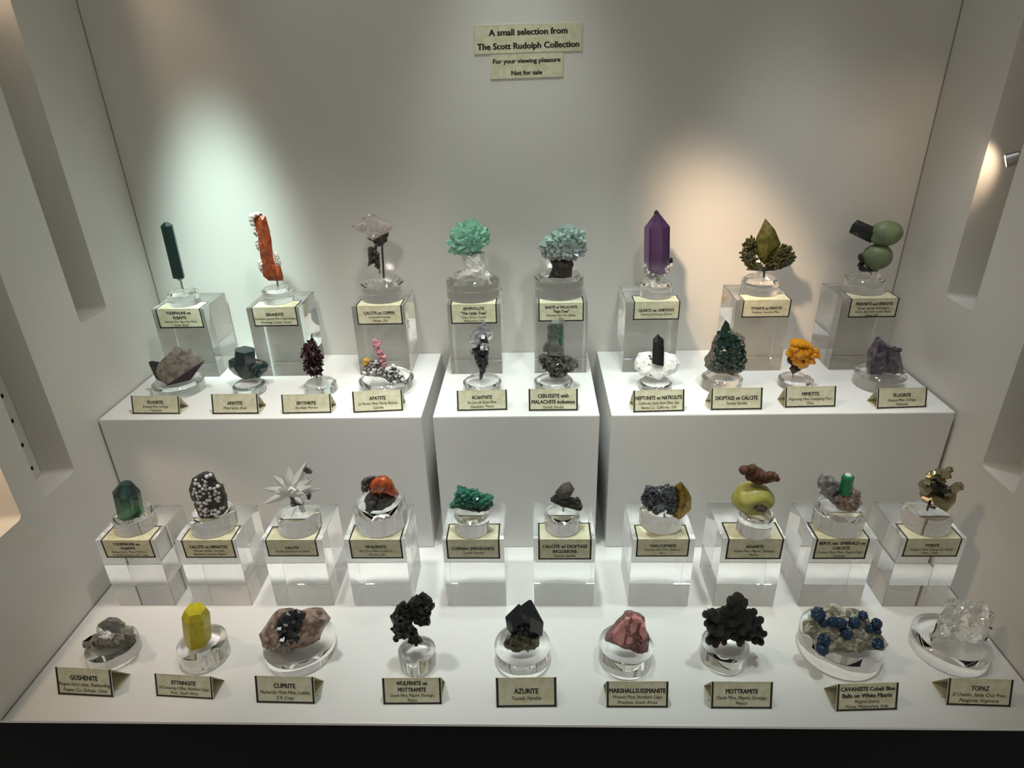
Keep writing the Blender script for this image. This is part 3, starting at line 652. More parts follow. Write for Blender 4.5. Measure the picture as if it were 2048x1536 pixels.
M['smith'] = pbr('green_smithsonite', (0.020, 0.17, 0.11), 0.14, trans=0.3, col2=(0.10, 0.36, 0.27), scale=220)
M['smithdark'] = pbr('dark_green_matrix', (0.012, 0.03, 0.024), 0.45)
M['brncal'] = pbr('grey_brown_calcite', (0.12, 0.095, 0.082), 0.35, trans=0.1, col2=(0.055, 0.050, 0.05), scale=200)
M['chalcblk'] = pbr('blue_black_sulphide', (0.06, 0.068, 0.085), 0.2, metal=0.7, col2=(0.22, 0.24, 0.27), scale=380, bump=0.5, bscale=500)
M['gold'] = pbr('golden_chalcopyrite', (0.42, 0.29, 0.07), 0.28, metal=0.9, col2=(0.22, 0.15, 0.04), scale=160, bump=0.35, bscale=260)
M['adamite'] = pbr('yellow_green_adamite', (0.34, 0.34, 0.06), 0.36, trans=0.08, col2=(0.46, 0.43, 0.13), scale=90, bump=0.2, bscale=260)
M['limonite'] = pbr('reddish_brown_limonite', (0.115, 0.042, 0.016), 0.5, col2=(0.05, 0.018, 0.008), scale=220, bump=0.3, bscale=350)
M['greycal'] = pbr('smoky_grey_calcite', (0.14, 0.14, 0.145), 0.35, trans=0.2, col2=(0.34, 0.34, 0.34), scale=200)
M['pinkcal'] = pbr('pink_brown_calcite', (0.56, 0.43, 0.37), 0.4, col2=(0.17, 0.115, 0.09), scale=300, bump=0.5, bscale=450)
M['emerald'] = pbr('emerald_green_beryl', (0.004, 0.27, 0.10), 0.06, trans=0.4, ior=1.57, spec=0.7)
M['pyrite'] = pbr('brassy_pyrite', (0.36, 0.31, 0.20), 0.22, metal=0.9)
M['pyritedark'] = pbr('dark_sphalerite', (0.015, 0.013, 0.012), 0.2)
M['mica'] = pbr('grey_mica_matrix', (0.16, 0.155, 0.13), 0.35, col2=(0.42, 0.41, 0.37), scale=380, bump=0.6, bscale=500)
M['clear'] = pbr('colourless_beryl', (0.97, 0.98, 0.975), 0.03, trans=0.97, ior=1.5)
M['ettring'] = pbr('lemon_yellow_ettringite', (0.66, 0.58, 0.025), 0.3, trans=0.12, col2=(0.55, 0.46, 0.015), scale=120, bump=0.15, bscale=200)
M['cupmat'] = pbr('pink_brown_calcite_matrix', (0.50, 0.36, 0.30), 0.38, trans=0.12, col2=(0.21, 0.125, 0.09), scale=70, bump=0.5, bscale=240)
M['cupgrey'] = pbr('grey_calcite_patch', (0.36, 0.34, 0.30), 0.6, col2=(0.20, 0.18, 0.15), scale=240, bump=0.7, bscale=420)
M['cuprite'] = pbr('blue_black_cuprite', (0.010, 0.012, 0.016), 0.28, spec=0.4, col2=(0.03, 0.034, 0.04), scale=160)
M['sooty'] = pbr('sooty_black_mottramite', (0.009, 0.008, 0.006), 0.55, col2=(0.022, 0.018, 0.012), scale=300, bump=0.6, bscale=500)
M['azurite'] = pbr('blue_black_azurite', (0.006, 0.010, 0.014), 0.16, spec=0.6)
M['olive'] = pbr('olive_brown_matrix', (0.035, 0.034, 0.018), 0.5, col2=(0.11, 0.10, 0.05), scale=300, bump=0.7, bscale=420)
M['rosepink'] = pbr('rose_pink_marshallsussmanite', (0.66, 0.25, 0.235), 0.3, trans=0.1, col2=(0.76, 0.38, 0.35), scale=150)
M['mauve'] = pbr('mauve_granular_matrix', (0.42, 0.21, 0.20), 0.4, col2=(0.20, 0.09, 0.10), scale=420, bump=0.7, bscale=600)
M['cavmat'] = pbr('bumpy_off_white_matrix', (0.60, 0.59, 0.49), 0.7, col2=(0.36, 0.35, 0.27), scale=160, bump=0.9, bscale=330)
M['cavansite'] = pbr('cobalt_blue_cavansite', (0.002, 0.036, 0.098), 0.4, col2=(0.002, 0.015, 0.045), scale=500)
M['topaz'] = pbr('colourless_topaz', (0.95, 0.95, 0.92), 0.03, trans=0.95, ior=1.61)
M['poly'] = pbr('wax_white', (0.75, 0.74, 0.70), 0.5)
# ================================================================== upper row, on the plinth blocks
c = Ctx('a0', 280, 420, 4.52, 'tourmaline_crystal', 'slim upright black green tourmaline prism on a wire pin')
crystal(c, 'prism', (353, 612), (234, 112), 54, 'black_tourm', n=6, tip=0.055, tipr=0.35, roll=0.3, flat=0.8)
inflate(c, 'broken_base', [(308, 600), (400, 595), (392, 625), (345, 638)], 'ashstone', 25, 22, 4)
pin('a0', c, (364, 625), (388, 715), 9, mat='steel')
c = Ctx('a1', 470, 400, 4.267, 'serandite_crystal', 'tall orange serandite blade with pinkish white crust along its edges')
inflate(c, 'blade', [(160, 150), (205, 118), (258, 128), (285, 215), (310, 330), (325, 480), (345, 555), (390, 565), (415, 660), (410, 688), (290, 690), (240, 650), (215, 470), (195, 300), (168, 200)], 'serandite', 42, 90, 2, 0.12, prof=0.3)
inflate(c, 'cap_crust', [(112, 170), (125, 118), (180, 99), (243, 117), (205, 140), (170, 160), (178, 235), (140, 222)], 'fluff', 40, 22, 5, d0=-8)
for i, q in enumerate([[(150, 250), (185, 240), (200, 300), (185, 320), (155, 290)], [(165, 350), (195, 335), (215, 420), (200, 440), (178, 400)], [(190, 530), (225, 495), (245, 530), (245, 640), (215, 610)], [(325, 430), (360, 450), (388, 510), (398, 560), (345, 552)], [(283, 235), (300, 265), (296, 290), (286, 280)]]):
    inflate(c, 'crust_tuft', q, 'fluff', 26, 18, 4, d0=-12, seed=i)
pin('a1', c, (360, 688), (366, 740), 9, mat='steel')
c = Ctx('a2', 680, 410, 4.388, 'calcite_on_copper', 'clear pinkish calcite lump on a dark branching copper twig held by a wire')
inflate(c, 'calcite_crystal', [(98, 180), (165, 130), (240, 88), (290, 72), (340, 108), (455, 185), (440, 225), (300, 312), (230, 275), (180, 235), (105, 208)], 'clearpink', 70, 55, 4, 0.35, prof=0.4)
inflate(c, 'copper_twig', [(232, 285), (290, 300), (370, 262), (432, 232), (412, 320), (380, 350), (330, 362), (320, 400), (350, 460), (355, 598), (340, 602), (335, 545), (300, 512), (262, 530), (240, 545), (250, 480), (245, 375), (268, 362), (300, 375), (312, 340), (268, 315)], 'copper', 30, 20, 5, 0.6)
scatter(c, 'copper_grain', 'chip', 'copper', [(250, 380), (340, 400), (350, 470), (345, 560), (250, 530)], 14, (10, 18), 14, 22, seed=3)
scatter(c, 'copper_grain', 'chip', 'copper', [(300, 320), (420, 250), (400, 330), (330, 355)], 8, (10, 18), 14, 22, seed=4)
pin('a2', c, (368, 345), (385, 640), 9)
c = Ctx('a3', 860, 420, 4.517, 'apophyllite_tree', 'mint green apophyllite crystal crown on a white stone trunk', rest=(395, 640), dy=0.011)
inflate(c, 'trunk', [(275, 395), (330, 372), (440, 368), (495, 380), (500, 460), (520, 540), (558, 600), (553, 648), (420, 652), (235, 638), (250, 575), (300, 545), (305, 470)], 'trunk', 85, 32, 5, 0.2)
crown = [(150, 310), (170, 210), (250, 140), (340, 100), (440, 100), (520, 170), (545, 260), (510, 350), (430, 380), (300, 410), (200, 400)]
core = inflate(c, 'crown_core', [(350+(x-350)*0.72, 270+(y-270)*0.72) for x, y in crown], 'apoph', 95, 40, 6)
scatter(c, 'crystal', 'sqpoint', 'apoph', [(350+(x-350)*0.80, 265+(y-265)*0.80) for x, y in crown], 46, (36, 52), (80, 115), 95, out=1.5, up=0.25, seed=11, centre=(355, 300), gap=32, sink=0.35, parent=core)
c = Ctx('a4', 1040, 420, 4.517, 'barite_palm_tree', 'pale grey green barite crystal crown on a black brown stem', rest=(360, 628), dy=0.009)
inflate(c, 'stem', [(270, 455), (360, 440), (470, 452), (485, 490), (472, 540), (470, 628), (360, 638), (248, 626), (275, 570), (292, 510)], 'bark', 70, 36, 3, 0.15)
crown = [(160, 375), (170, 310), (230, 275), (300, 200), (330, 170), (390, 190), (420, 130), (480, 140), (560, 200), (600, 250), (580, 320), (580, 410), (490, 440), (400, 455), (280, 445), (220, 400)]
core = inflate(c, 'crown_core', [(385+(x-385)*0.8, 320+(y-320)*0.8) for x, y in crown], 'baritegrey', 80, 40, 6)
scatter(c, 'grey_crystal', 'sqpoint', 'baritegrey', [(165, 375), (200, 320), (400, 330), (580, 320), (575, 405), (490, 435), (290, 440)], 36, (22, 32), (40, 62), 80, out=1.2, up=0.0, seed=5, gap=24, parent=core)
scatter(c, 'green_crystal', 'sqpoint', 'barite', [(180, 330), (240, 285), (320, 190), (420, 150), (490, 155), (580, 230), (570, 310), (400, 340)], 30, (32, 48), (60, 92), 80, out=1.2, up=0.4, seed=6, gap=32, parent=core)
c = Ctx('a5', 1210, 400, 4.267, 'amethyst_crystal', 'single tall purple amethyst point with small white quartz at its foot')
crystal(c, 'point', (437, 610), (442, 86), 104, 'amethyst', n=6, tip=0.27, roll=0.22, off=(0.0, 0.1), taper=1.02, rv=0.04, flat=0.9)
crystal(c, 'tip_chip', (436, 120), (442, 84), 22, 'jet', n=5, tip=0.5)
foot = [(325, 555), (440, 600), (560, 560), (540, 620), (500, 660), (420, 672), (350, 650), (330, 610)]
inflate(c, 'quartz_foot', foot, 'quartz', 60, 26, 6, d0=15)
scatter(c, 'quartz_grain', 'sqpoint', 'quartz', foot, 18, (14, 20), (35, 55), 60, d0=12, out=1.3, up=0.3, seed=8, gap=22)
solid(c, 'side_crystal', [(545, 520), (565, 485), (580, 500), (582, 545), (555, 548)], 'epiblack', 14)
pin('a5', c, (444, 668), (446, 705), 12, mat='steel')
c = Ctx('a6', 1420, 420, 4.52, 'titanite_on_epidote', 'olive spear shaped titanite rising from a bed of dark green epidote needles')
hull(c, 'spear', [(500, 76, 0), (590, 180, -5), (646, 312, -10), (540, 475, 10), (480, 488, 20), (430, 430, 20), (400, 340, 10), (415, 250, 5), (500, 240, 55), (495, 400, 65), (570, 330, 40), (520, 300, -60), (560, 180, 15)], 'titanite')
lft = [(285, 420), (300, 330), (335, 270), (380, 250), (415, 270), (400, 360), (440, 470), (500, 520), (480, 540), (370, 540), (310, 500)]
rgt = [(480, 520), (560, 440), (600, 350), (660, 320), (700, 350), (745, 385), (750, 480), (640, 535), (520, 545), (470, 535)]
lb_ = inflate(c, 'left_bed', lft, 'epidote', 55, 30, 8, 0.4, d0=10); rb_ = inflate(c, 'right_bed', rgt, 'epidote', 50, 30, 8, 0.4, d0=5)
scatter(c, 'needle', 'needle', 'epidote', lft, 46, (9, 14), (35, 55), 50, d0=12, out=1.0, up=0.5, seed=4, gap=12, parent=lb_)
scatter(c, 'needle', 'needle', 'epidote', rgt, 60, (8, 13), (40, 66), 48, d0=8, out=1.0, up=0.5, seed=5, gap=12, centre=(540, 520), parent=rb_)
v, f = tube_vf([c.P(350, 538), c.P(490, 548), c.P(600, 540)], 7*c.U); mesh('cradle_wire', v, f, 'pin', STN['a6']['o'])
pin('a6', c, (490, 548), (483, 640), 9)
c = Ctx('a7', 1620, 420, 4.52, 'prehnite_and_epidote', 'two stacked pale green prehnite balls with a black epidote prism')
ellipsoid(c, 'upper_ball', 685, 212, 140, 110, 'prehnite', 0, 115, bump=0.03, seed=2)
ellipsoid(c, 'lower_ball', 607, 424, 126, 116, 'prehnite', 10, 115, bump=0.03, seed=4)
solid(c, 'epidote_prism', [(352, 205), (385, 130), (430, 88), (575, 150), (590, 250), (548, 300), (440, 240)], 'epiblack', 50, ridge=[(400, 190, 40), (440, 130, 45), (560, 210, 40)])
inflate(c, 'epidote_foot', [(430, 410), (465, 390), (500, 480), (620, 530), (612, 560), (540, 565), (440, 545), (425, 500), (450, 470), (432, 440)], 'epiblack', 50, 26, 6, 0.4)
pin('a7', c, (548, 560), (545, 632), 7, mat='steel')
# ================================================================== second row, on the plinth tops
c = Ctx('b0', 250, 680, 9.6, 'fluorite_specimen', 'grey brown fluorite cube corner with a violet side wing', rest=(890, 880), dy=0.012)
hull(c, 'cube_corner', [(640, 440, 20), (830, 225, -260), (1090, 262, -300), (1490, 432, -120), (1470, 480, -80), (1300, 700, 20), (890, 865, 100), (905, 765, 210), (640, 560, 90), (620, 715, 30), (900, 500, -350), (1150, 480, -350)], 'fluogrey', bev=8)
hull(c, 'wing', [(428, 432, -30), (480, 420, -60), (680, 440, -30), (470, 490, 0), (600, 640, 40), (620, 720, 60), (860, 850, 100), (720, 560, 90), (600, 500, -120)], 'fluodark', bev=5)
hull(c, 'lower_face', [(905, 775, 222), (1440, 480, -40), (1488, 440, -90), (1310, 722, 110), (895, 886, 190), (1000, 640, 20), (1200, 600, -60)], 'fluodark')
c = Ctx('b1', 420, 670, 9.036, 'dark_apatite', 'dark teal apatite with a hexagonal prism rising from a wider body', rest=(700, 815), dy=0.010)
crystal(c, 'prism', (650, 600), (628, 262), 192, 'apadark', n=6, tip=0.10, tipr=0.86, roll=0.15, d=20)
solid(c, 'body', [(330, 460), (440, 400), (620, 400), (830, 485), (990, 515), (1045, 575), (1020, 650), (905, 750), (810, 800), (600, 818), (560, 765), (430, 710), (345, 620)], 'apadark', 150, ridge=[(480, 520, 150), (720, 560, 190), (620, 700, 170), (850, 620, 130), (540, 430, 120), (700, 780, 120)])
solid(c, 'side_plate', [(830, 490), (970, 505), (1046, 580), (1010, 650), (900, 640), (850, 560)], 'apadark', 110, ridge=[(900, 560, 170)])
for i, (x, y) in enumerate([(780, 690), (830, 640), (880, 690), (700, 560), (530, 540), (600, 520)]): crystal(c, 'small_prism', (x, y+60), (x+14*(i % 3-1), y-30), 42, 'apadark', n=6, tip=0.15, tipr=0.7, d=150)
c = Ctx('b2', 550, 650, 8.086, 'erythrite_spray', 'bristling burgundy black erythrite spray with a fine spike on top')
ol = [(560, 225), (600, 215), (640, 260), (690, 320), (750, 470), (790, 540), (780, 650), (765, 810), (655, 850), (560, 830), (460, 710), (450, 560), (400, 510), (430, 390), (490, 290)]
er_ = inflate(c, 'core', [(600+(x-600)*0.93, 540+(y-540)*0.95) for x, y in ol], 'erythrite', 150, 40, 14, 0.4)
scatter(c, 'blade', 'blade', 'erythrite', ol, 170, (20, 30), (42, 66), 140, out=1.0, up=0.35, seed=9, gap=14, sink=0.4, parent=er_)
crystal(c, 'spike', (590, 260), (597, 130), 13, 'erythrite', n=5, tip=0.3)
pin('b2', c, (735, 830), (742, 930), 14, mat='steel')
c = Ctx('b3', 690, 660, 8.53, 'pink_apatite_on_matrix', 'leaning pink apatite column on a black and white speckled matrix', rest=(800, 925), dy=0.006)
inflate(c, 'left_matrix', [(270, 705), (330, 640), (430, 600), (440, 510), (590, 520), (600, 610), (660, 650), (660, 760), (600, 805), (520, 800), (410, 790), (290, 775)], 'speckle', 90, 34, 10, 0.45, d0=20)
inflate(c, 'right_matrix', [(640, 660), (720, 620), (820, 575), (900, 650), (960, 720), (1020, 830), (1055, 935), (960, 945), (800, 932), (700, 850), (600, 800)], 'speckle', 100, 34, 10, 0.45, d0=10)
for i, (x, y, r) in enumerate([(645, 640, 62), (652, 575, 58), (625, 510, 52), (660, 460, 46), (600, 425, 56), (575, 365, 54), (632, 372, 38), (530, 305, 54), (560, 250, 54), (500, 250, 42), (520, 195, 42), (585, 225, 30), (560, 200, 30)]):
    piece(c, 'pink_crystal', 'hexflat', 'pink', c.P(x+6, y+34, -10+12*(i % 3)), (-0.35+0.5*(i % 2), -0.4+0.4*(i % 3), 1), r*0.92, 74, roll=i*0.7)
inflate(c, 'ochre_crystal', [(295, 600), (310, 490), (375, 465), (430, 510), (425, 570), (380, 620), (320, 632)], 'ochre', 60, 34, 6, 0.3, d0=20)
for x, y in ((330, 735), (450, 730), (500, 690), (585, 720), (950, 760), (980, 850), (850, 910), (760, 780), (740, 690), (830, 620)): piece(c, 'white_crystal', 'chip', 'greywhite', c.P(x, y, 95), (0, -1, 0.3), 42, 36)
c = Ctx('b4', 890, 630, 7.31, 'acanthite_specimen', 'bright silver acanthite crystals tapering to a twisted black foot')
inflate(c, 'foot', [(400, 480), (640, 470), (600, 545), (632, 610), (640, 720), (592, 812), (556, 900), (532, 968), (500, 955), (495, 800), (445, 720), (420, 600), (370, 545)], 'sulphide', 85, 34, 10, 0.5)
solid(c, 'silver_crystal', [(515, 150), (620, 280), (560, 370), (500, 480), (430, 460), (355, 400), (360, 300), (420, 220)], 'silver', 70, ridge=[(480, 250, 90), (420, 330, 90), (470, 420, 100), (540, 320, 80)])
solid(c, 'silver_crystal', [(510, 150), (560, 92), (640, 170), (722, 280), (690, 330), (640, 380), (600, 260)], 'silver', 45)
for i, (x, y, r) in enumerate([(560, 330, 46), (620, 300, 40), (440, 420, 52), (545, 470, 44), (590, 440, 36), (390, 520, 36), (610, 500, 34), (660, 270, 38), (420, 320, 40)]): piece(c, 'silver_cube', 'cube', 'silver', c.P(x, y, 60), (0.3*math.sin(i*2), -0.8, 0.5*math.cos(i)), r*0.7, r, roll=i)
scatter(c, 'black_grain', 'chip', 'sulphide', [(400, 480), (630, 480), (630, 700), (580, 800), (500, 800), (430, 620)], 26, (24, 38), 28, 80, seed=2, gap=22)
inflate(c, 'recess', [(480, 250), (510, 290), (600, 300), (640, 420), (520, 400), (430, 380), (490, 350)], 'sulphide', 30, 22, 6, 0.5, d0=62)
pin('b4', c, (515, 950), (515, 985), 10, mat='steel')
c = Ctx('b5', 1040, 630, 7.31, 'cerussite_specimen', 'upright smoky cerussite slab with green inclusions on a grey brown cluster')
hull(c, 'slab', [(400, 175, 0), (440, 100, 0), (490, 75, -10), (655, 80, -10), (640, 590, 10), (640, 300, 50), (460, 110, 60), (630, 100, 60), (440, 560, 70), (620, 590, 70), (400, 580, 10), (500, 90, -70), (630, 90, -70), (500, 580, -70), (630, 580, -70)], 'cerussite')
for q in ([(515, 200), (530, 140), (545, 230), (620, 250), (615, 300), (570, 290)], [(560, 330), (615, 310), (620, 440), (585, 450), (560, 400)]): inflate(c, 'malachite_inclusion', q, 'malachite', 8, 30, 5, d0=66, clamp=False)
ol = [(262, 650), (280, 590), (345, 560), (400, 580), (640, 600), (690, 590), (780, 630), (855, 712), (780, 832), (690, 852), (620, 930), (530, 955), (400, 830), (335, 735)]
cl_ = inflate(c, 'cluster', ol, 'galena', 120, 42, 12, 0.45)
scatter(c, 'cluster_crystal', 'rhomb', 'galena', [(262, 660), (400, 640), (640, 640), (780, 650), (850, 712), (780, 830), (690, 850), (530, 940), (400, 830)], 40, (36, 54), (50, 72), 115, out=1.1, up=0.0, seed=7, gap=38, parent=cl_)
inflate(c, 'side_crystal', [(325, 480), (380, 380), (400, 400), (400, 540), (340, 540)], 'cerussite', 40, 40, 5)
pin('b5', c, (528, 940), (524, 1000), 12, mat='steel')
c = Ctx('b6', 1240, 650, 8.087, 'neptunite_on_natrolite', 'glossy black neptunite prism standing on a white natrolite plate', tilt=25)
inflate(c, 'matrix', [(230, 640), (255, 550), (300, 450), (470, 428), (700, 430), (900, 480), (935, 560), (980, 640), (900, 770), (760, 830), (600, 885), (430, 830), (330, 810), (240, 710)], 'natrolite', 105, 52, 7, 0.07, prof=0.22)
hull(c, 'prism', [(515, 235, 90), (600, 143, 80), (645, 190, 70), (640, 280, 110), (700, 360, 80), (680, 670, 150), (560, 650, 190), (490, 620, 150), (525, 520, 160), (530, 290, 140), (590, 290, 150), (620, 500, 60), (620, 200, 40)], 'jet', bev=3, clamp=False)
solid(c, 'side_crystal', [(655, 210), (680, 192), (712, 300), (705, 400), (660, 390)], 'jet', 25, ridge=[(680, 300, 110), (690, 250, 95)])
for i, (x, y) in enumerate([(320, 690), (345, 700), (405, 720), (420, 750), (480, 505), (495, 550), (468, 642), (500, 800)]): piece(c, 'black_grain', 'chip', 'jet', c.P(x, y, 95 if y < 660 else 70), (0, -1, 0.4), 20, 16)
pin('b6', c, (560, 870), (556, 950), 20, mat='steel')
c = Ctx('b7', 1380, 630, 7.3125, 'dioptase_on_calcite', 'deep green dioptase crystals heaped to a spire on a tan calcite matrix', rest=(620, 925), dy=0.012)
inflate(c, 'matrix', [(345, 330), (440, 250), (600, 200), (700, 250), (805, 335), (795, 500), (800, 640), (805, 800), (640, 935), (520, 900), (310, 830), (212, 745), (220, 610), (310, 490)], 'calmatrix', 120, 46, 12, 0.35, d0=-30)
hull(c, 'spire', [(520, 68, 0), (575, 130, 0), (595, 235, 10), (540, 320, 40), (425, 262, 10), (462, 180, 0), (520, 200, 50), (500, 290, 70), (530, 200, -50)], 'dioptase')
ol = [(430, 250), (560, 260), (700, 340), (790, 480), (790, 700), (760, 780), (520, 790), (330, 760), (340, 560), (400, 440)]
scatter(c, 'dioptase_crystal', 'hexpoint', 'dioptase', ol, 44, (46, 64), (70, 95), 120, d0=0, out=0.8, up=0.2, seed=12, gap=54, sink=0.4, parent=inflate(c, 'dark_core', ol, 'dioptase', 105, 60, 5, 0.3, d0=0))
c = Ctx('b8', 1540, 670, 9.036, 'mimetite_specimen', 'bright orange mimetite cluster on a dark brown root')
inflate(c, 'root', [(300, 440), (345, 370), (400, 400), (430, 520), (520, 590), (625, 590), (520, 660), (410, 718), (340, 600), (385, 560), (345, 500), (330, 545)], 'rust', 70, 34, 8, 0.4)
up_ = [(350, 230), (400, 140), (600, 140), (660, 240), (640, 480), (650, 520), (600, 600), (500, 560), (440, 430), (360, 360)]; rt = [(640, 260), (700, 215), (780, 260), (890, 290), (905, 340), (820, 430), (780, 490), (680, 470), (640, 440)]
inflate(c, 'orange_core', up_, 'mimetite', 95, 46, 8, 0.3); inflate(c, 'orange_wing', rt, 'mimetite', 70, 40, 8, 0.3, d0=-5)
scatter(c, 'orange_crystal', 'barrel', 'mimetite', up_, 13, (70, 105), (75, 105), 80, out=0.7, up=0.3, seed=3, gap=75); scatter(c, 'orange_crystal', 'barrel', 'mimetite', rt, 10, (36, 54), (90, 130), 62, out=1.4, up=0.2, seed=4, gap=46, centre=(620, 380))
pin('b8', c, (415, 705), (412, 760), 12, mat='steel')
c = Ctx('b9', 1690, 660, 8.533, 'purple_fluorite', 'dusky purple fluorite block with a stepped peak', rest=(700, 812), dy=0.014)
inflate(c, 'block', [(575, 105), (640, 170), (705, 225), (830, 285), (920, 312), (935, 390), (965, 480), (985, 600), (1000, 720), (1035, 795), (700, 818), (390, 818), (360, 640), (390, 510), (383, 390), (420, 312), (500, 222)], 'fluopurple', 170, 70, 5, 0.15, prof=0.3)
for i, (x, y, r) in enumerate([(440, 360, 46), (900, 350, 44), (560, 240, 50), (820, 330, 46)]): piece(c, 'corner_cube', 'cube', 'fluopurple', c.P(x, y, 70), (0.3*math.sin(i), -0.8, 0.6), r*0.8, r*1.4, roll=0.8*i)
# ================================================================== third row, on the floor blocks
c = Ctx('c0', 180, 950, 5.485, 'green_tourmaline', 'thick green tourmaline prism with a darker slanting top', rest=(440, 500), dy=0.012)
crystal(c, 'prism', (455, 465), (372, 92), 138, 'grntourm', n=9, tip=0.26, tipr=0.42, roll=0.2, off=(0.10, -0.1), flat=0.85, rv=0.04)
inflate(c, 'rough_foot', [(335, 470), (400, 455), (560, 400), (578, 395), (545, 465), (400, 505)], 'black_tourm', 40, 24, 5, d0=60)
c = Ctx('c1', 340, 920, 5.12, 'calcite_on_hematite', 'charcoal hematite slab dotted with white calcite beads', rest=(390, 625), dy=0.010)
sl = inflate(c, 'slab', [(300, 140), (375, 114), (432, 130), (480, 210), (550, 270), (580, 360), (596, 500), (550, 550), (480, 605), (310, 632), (295, 580), (250, 480), (212, 390), (192, 300), (225, 190)], 'hematite', 58, 40, 5, 0.1, prof=0.25)
BE = [(375, 170, 18), (412, 155, 18), (262, 205, 14), (262, 240, 20), (333, 203, 9), (365, 222, 17), (362, 258, 20), (305, 265, 18), (295, 240, 9), (253, 297, 16), (335, 295, 16), (370, 297, 17), (412, 288, 19), (452, 290, 16), (488, 270, 18), (240, 325, 10), (270, 332, 18), (308, 318, 16), (345, 342, 16), (400, 337, 13), (468, 318, 18), (500, 335, 16), (235, 350, 12), (282, 367, 18), (315, 372, 14), (460, 350, 16), (412, 370, 16), (500, 380, 18), (475, 395, 18), (495, 415, 18), (290, 400, 13), (410, 408, 18), (382, 412, 16), (292, 437, 18), (312, 435, 16), (355, 437, 18), (375, 445, 16), (272, 425, 8), (245, 435, 12), (322, 468, 18), (308, 503, 18), (370, 500, 18), (345, 520, 16), (365, 530, 17), (400, 520, 10), (432, 517, 14), (465, 512, 17), (498, 530, 18), (430, 550, 17), (320, 555, 16), (362, 567, 16), (395, 568, 10), (468, 555, 20), (490, 545, 14)]
for x, y, r in BE: piece(c, 'bead', 'ball', 'whiteball', c.P(x, y, 58), (0, -1, 0), r*1.14, r*1.14, sl)
solid(c, 'number_sticker', [(525, 445), (575, 440), (578, 472), (526, 482)], 'sticker', 2, ridge=[(530, 450, 58), (572, 446, 58), (574, 468, 58), (530, 476, 58)])
c = Ctx('c2', 510, 910, 4.955, 'calcite_spray', 'spray of frosty white calcite blades with dark matrix patches')
for x, y, r, d in ((88, 320, 40, 20), (92, 452, 40, 60), (172, 205, 40, -10), (325, 128, 46, -30), (290, 175, 38, 20), (507, 78, 44, -40), (593, 220, 42, 0), (587, 292, 36, 30), (657, 350, 36, -20), (517, 335, 44, 80), (505, 434, 46, 90), (250, 290, 40, 70), (420, 250, 34, 30), (200, 330, 34, 70), (560, 260, 30, -40), (455, 300, 30, 60)):
    leaf(c, 'blade', (360, 365), (x, y), r, 'frosty', d)
for i, q in enumerate([[(345, 410), (400, 430), (470, 440), (490, 490), (430, 500), (370, 515), (350, 480)], [(505, 395), (560, 385), (550, 440), (515, 440)], [(470, 145), (510, 115), (540, 140), (570, 165), (550, 192), (510, 185)]]): inflate(c, 'matrix_patch', q, 'charlump', 34, 20, 6, 0.4, d0=(20, 10, -20)[i], clamp=False)
inflate(c, 'core', [(300, 330), (360, 300), (430, 330), (440, 420), (360, 440), (310, 400)], 'frosty', 50, 30, 5)
crystal(c, 'clear_foot', (480, 560), (430, 440), 26, 'quartz', n=5, tip=0.4)
c = Ctx('c3', 680, 930, 5.296, 'red_wulfenite', 'glossy red orange wulfenite wrapped over a grey black gossan lump', rest=(340, 548), dy=0.012)
inflate(c, 'gossan', [(255, 375), (300, 300), (330, 280), (460, 290), (600, 340), (585, 385), (520, 440), (430, 500), (310, 552), (265, 500), (275, 440)], 'browngrey', 95, 30, 7, 0.3)
inflate(c, 'gossan_arm', [(220, 185), (260, 135), (340, 115), (405, 122), (340, 190), (300, 250), (290, 285), (240, 300), (222, 240)], 'browngrey', 50, 24, 7, 0.4)
inflate(c, 'wulfenite', [(298, 225), (330, 155), (400, 122), (480, 116), (540, 150), (575, 215), (595, 275), (626, 300), (605, 352), (545, 345), (470, 322), (430, 335), (380, 322), (330, 338), (306, 290)], 'redwulf', 95, 30, 3, 0.10, d0=20, smooth=True)
c = Ctx('c4', 870, 950, 5.689, 'cuprian_smithsonite', 'blocky blue green smithsonite crust on a thin dark base')
ol = [(265, 135), (330, 150), (440, 165), (540, 210), (640, 255), (635, 350), (560, 370), (440, 380), (250, 350), (205, 355), (235, 190)]
inflate(c, 'base', [(200, 350), (400, 330), (635, 340), (632, 378), (560, 420), (500, 460), (440, 430), (350, 400), (250, 378)], 'smithdark', 60, 28, 7, 0.4)
cr_ = inflate(c, 'crust', ol, 'smith', 85, 36, 8, 0.3)
scatter(c, 'smithsonite_crystal', 'sqpoint', 'smith', ol, 52, (28, 42), (44, 66), 82, out=0.9, up=0.3, seed=6, gap=26, parent=cr_)
pin('c4', c, (436, 420), (436, 475), 10, mat='steel')
c = Ctx('c5', 1040, 950, 5.689, 'calcite_with_inclusions', 'small grey brown calcite crystal on a twisted black matrix')
solid(c, 'calcite_crystal', [(400, 195), (470, 120), (570, 86), (590, 110), (620, 160), (590, 225), (550, 270), (430, 275)], 'brncal', 55, ridge=[(480, 170, 70), (560, 140, 70), (540, 230, 80), (450, 230, 70)])
ol = [(343, 297), (375, 240), (400, 215), (440, 260), (560, 250), (620, 265), (670, 250), (715, 345), (687, 412), (620, 390), (550, 380), (500, 372), (440, 345), (400, 330)]
inflate(c, 'matrix', ol, 'charlump', 60, 28, 8, 0.4)
scatter(c, 'matrix_grain', 'chip', 'charlump', ol, 26, (16, 26), 20, 55, seed=3, gap=18)
pin('c5', c, (492, 370), (494, 415), 9, mat='steel')
c = Ctx('c6', 1230, 940, 5.486, 'chalcopyrite_specimen', 'blue black crystal crust beside a golden chalcopyrite wedge', rest=(560, 545), dy=0.006)
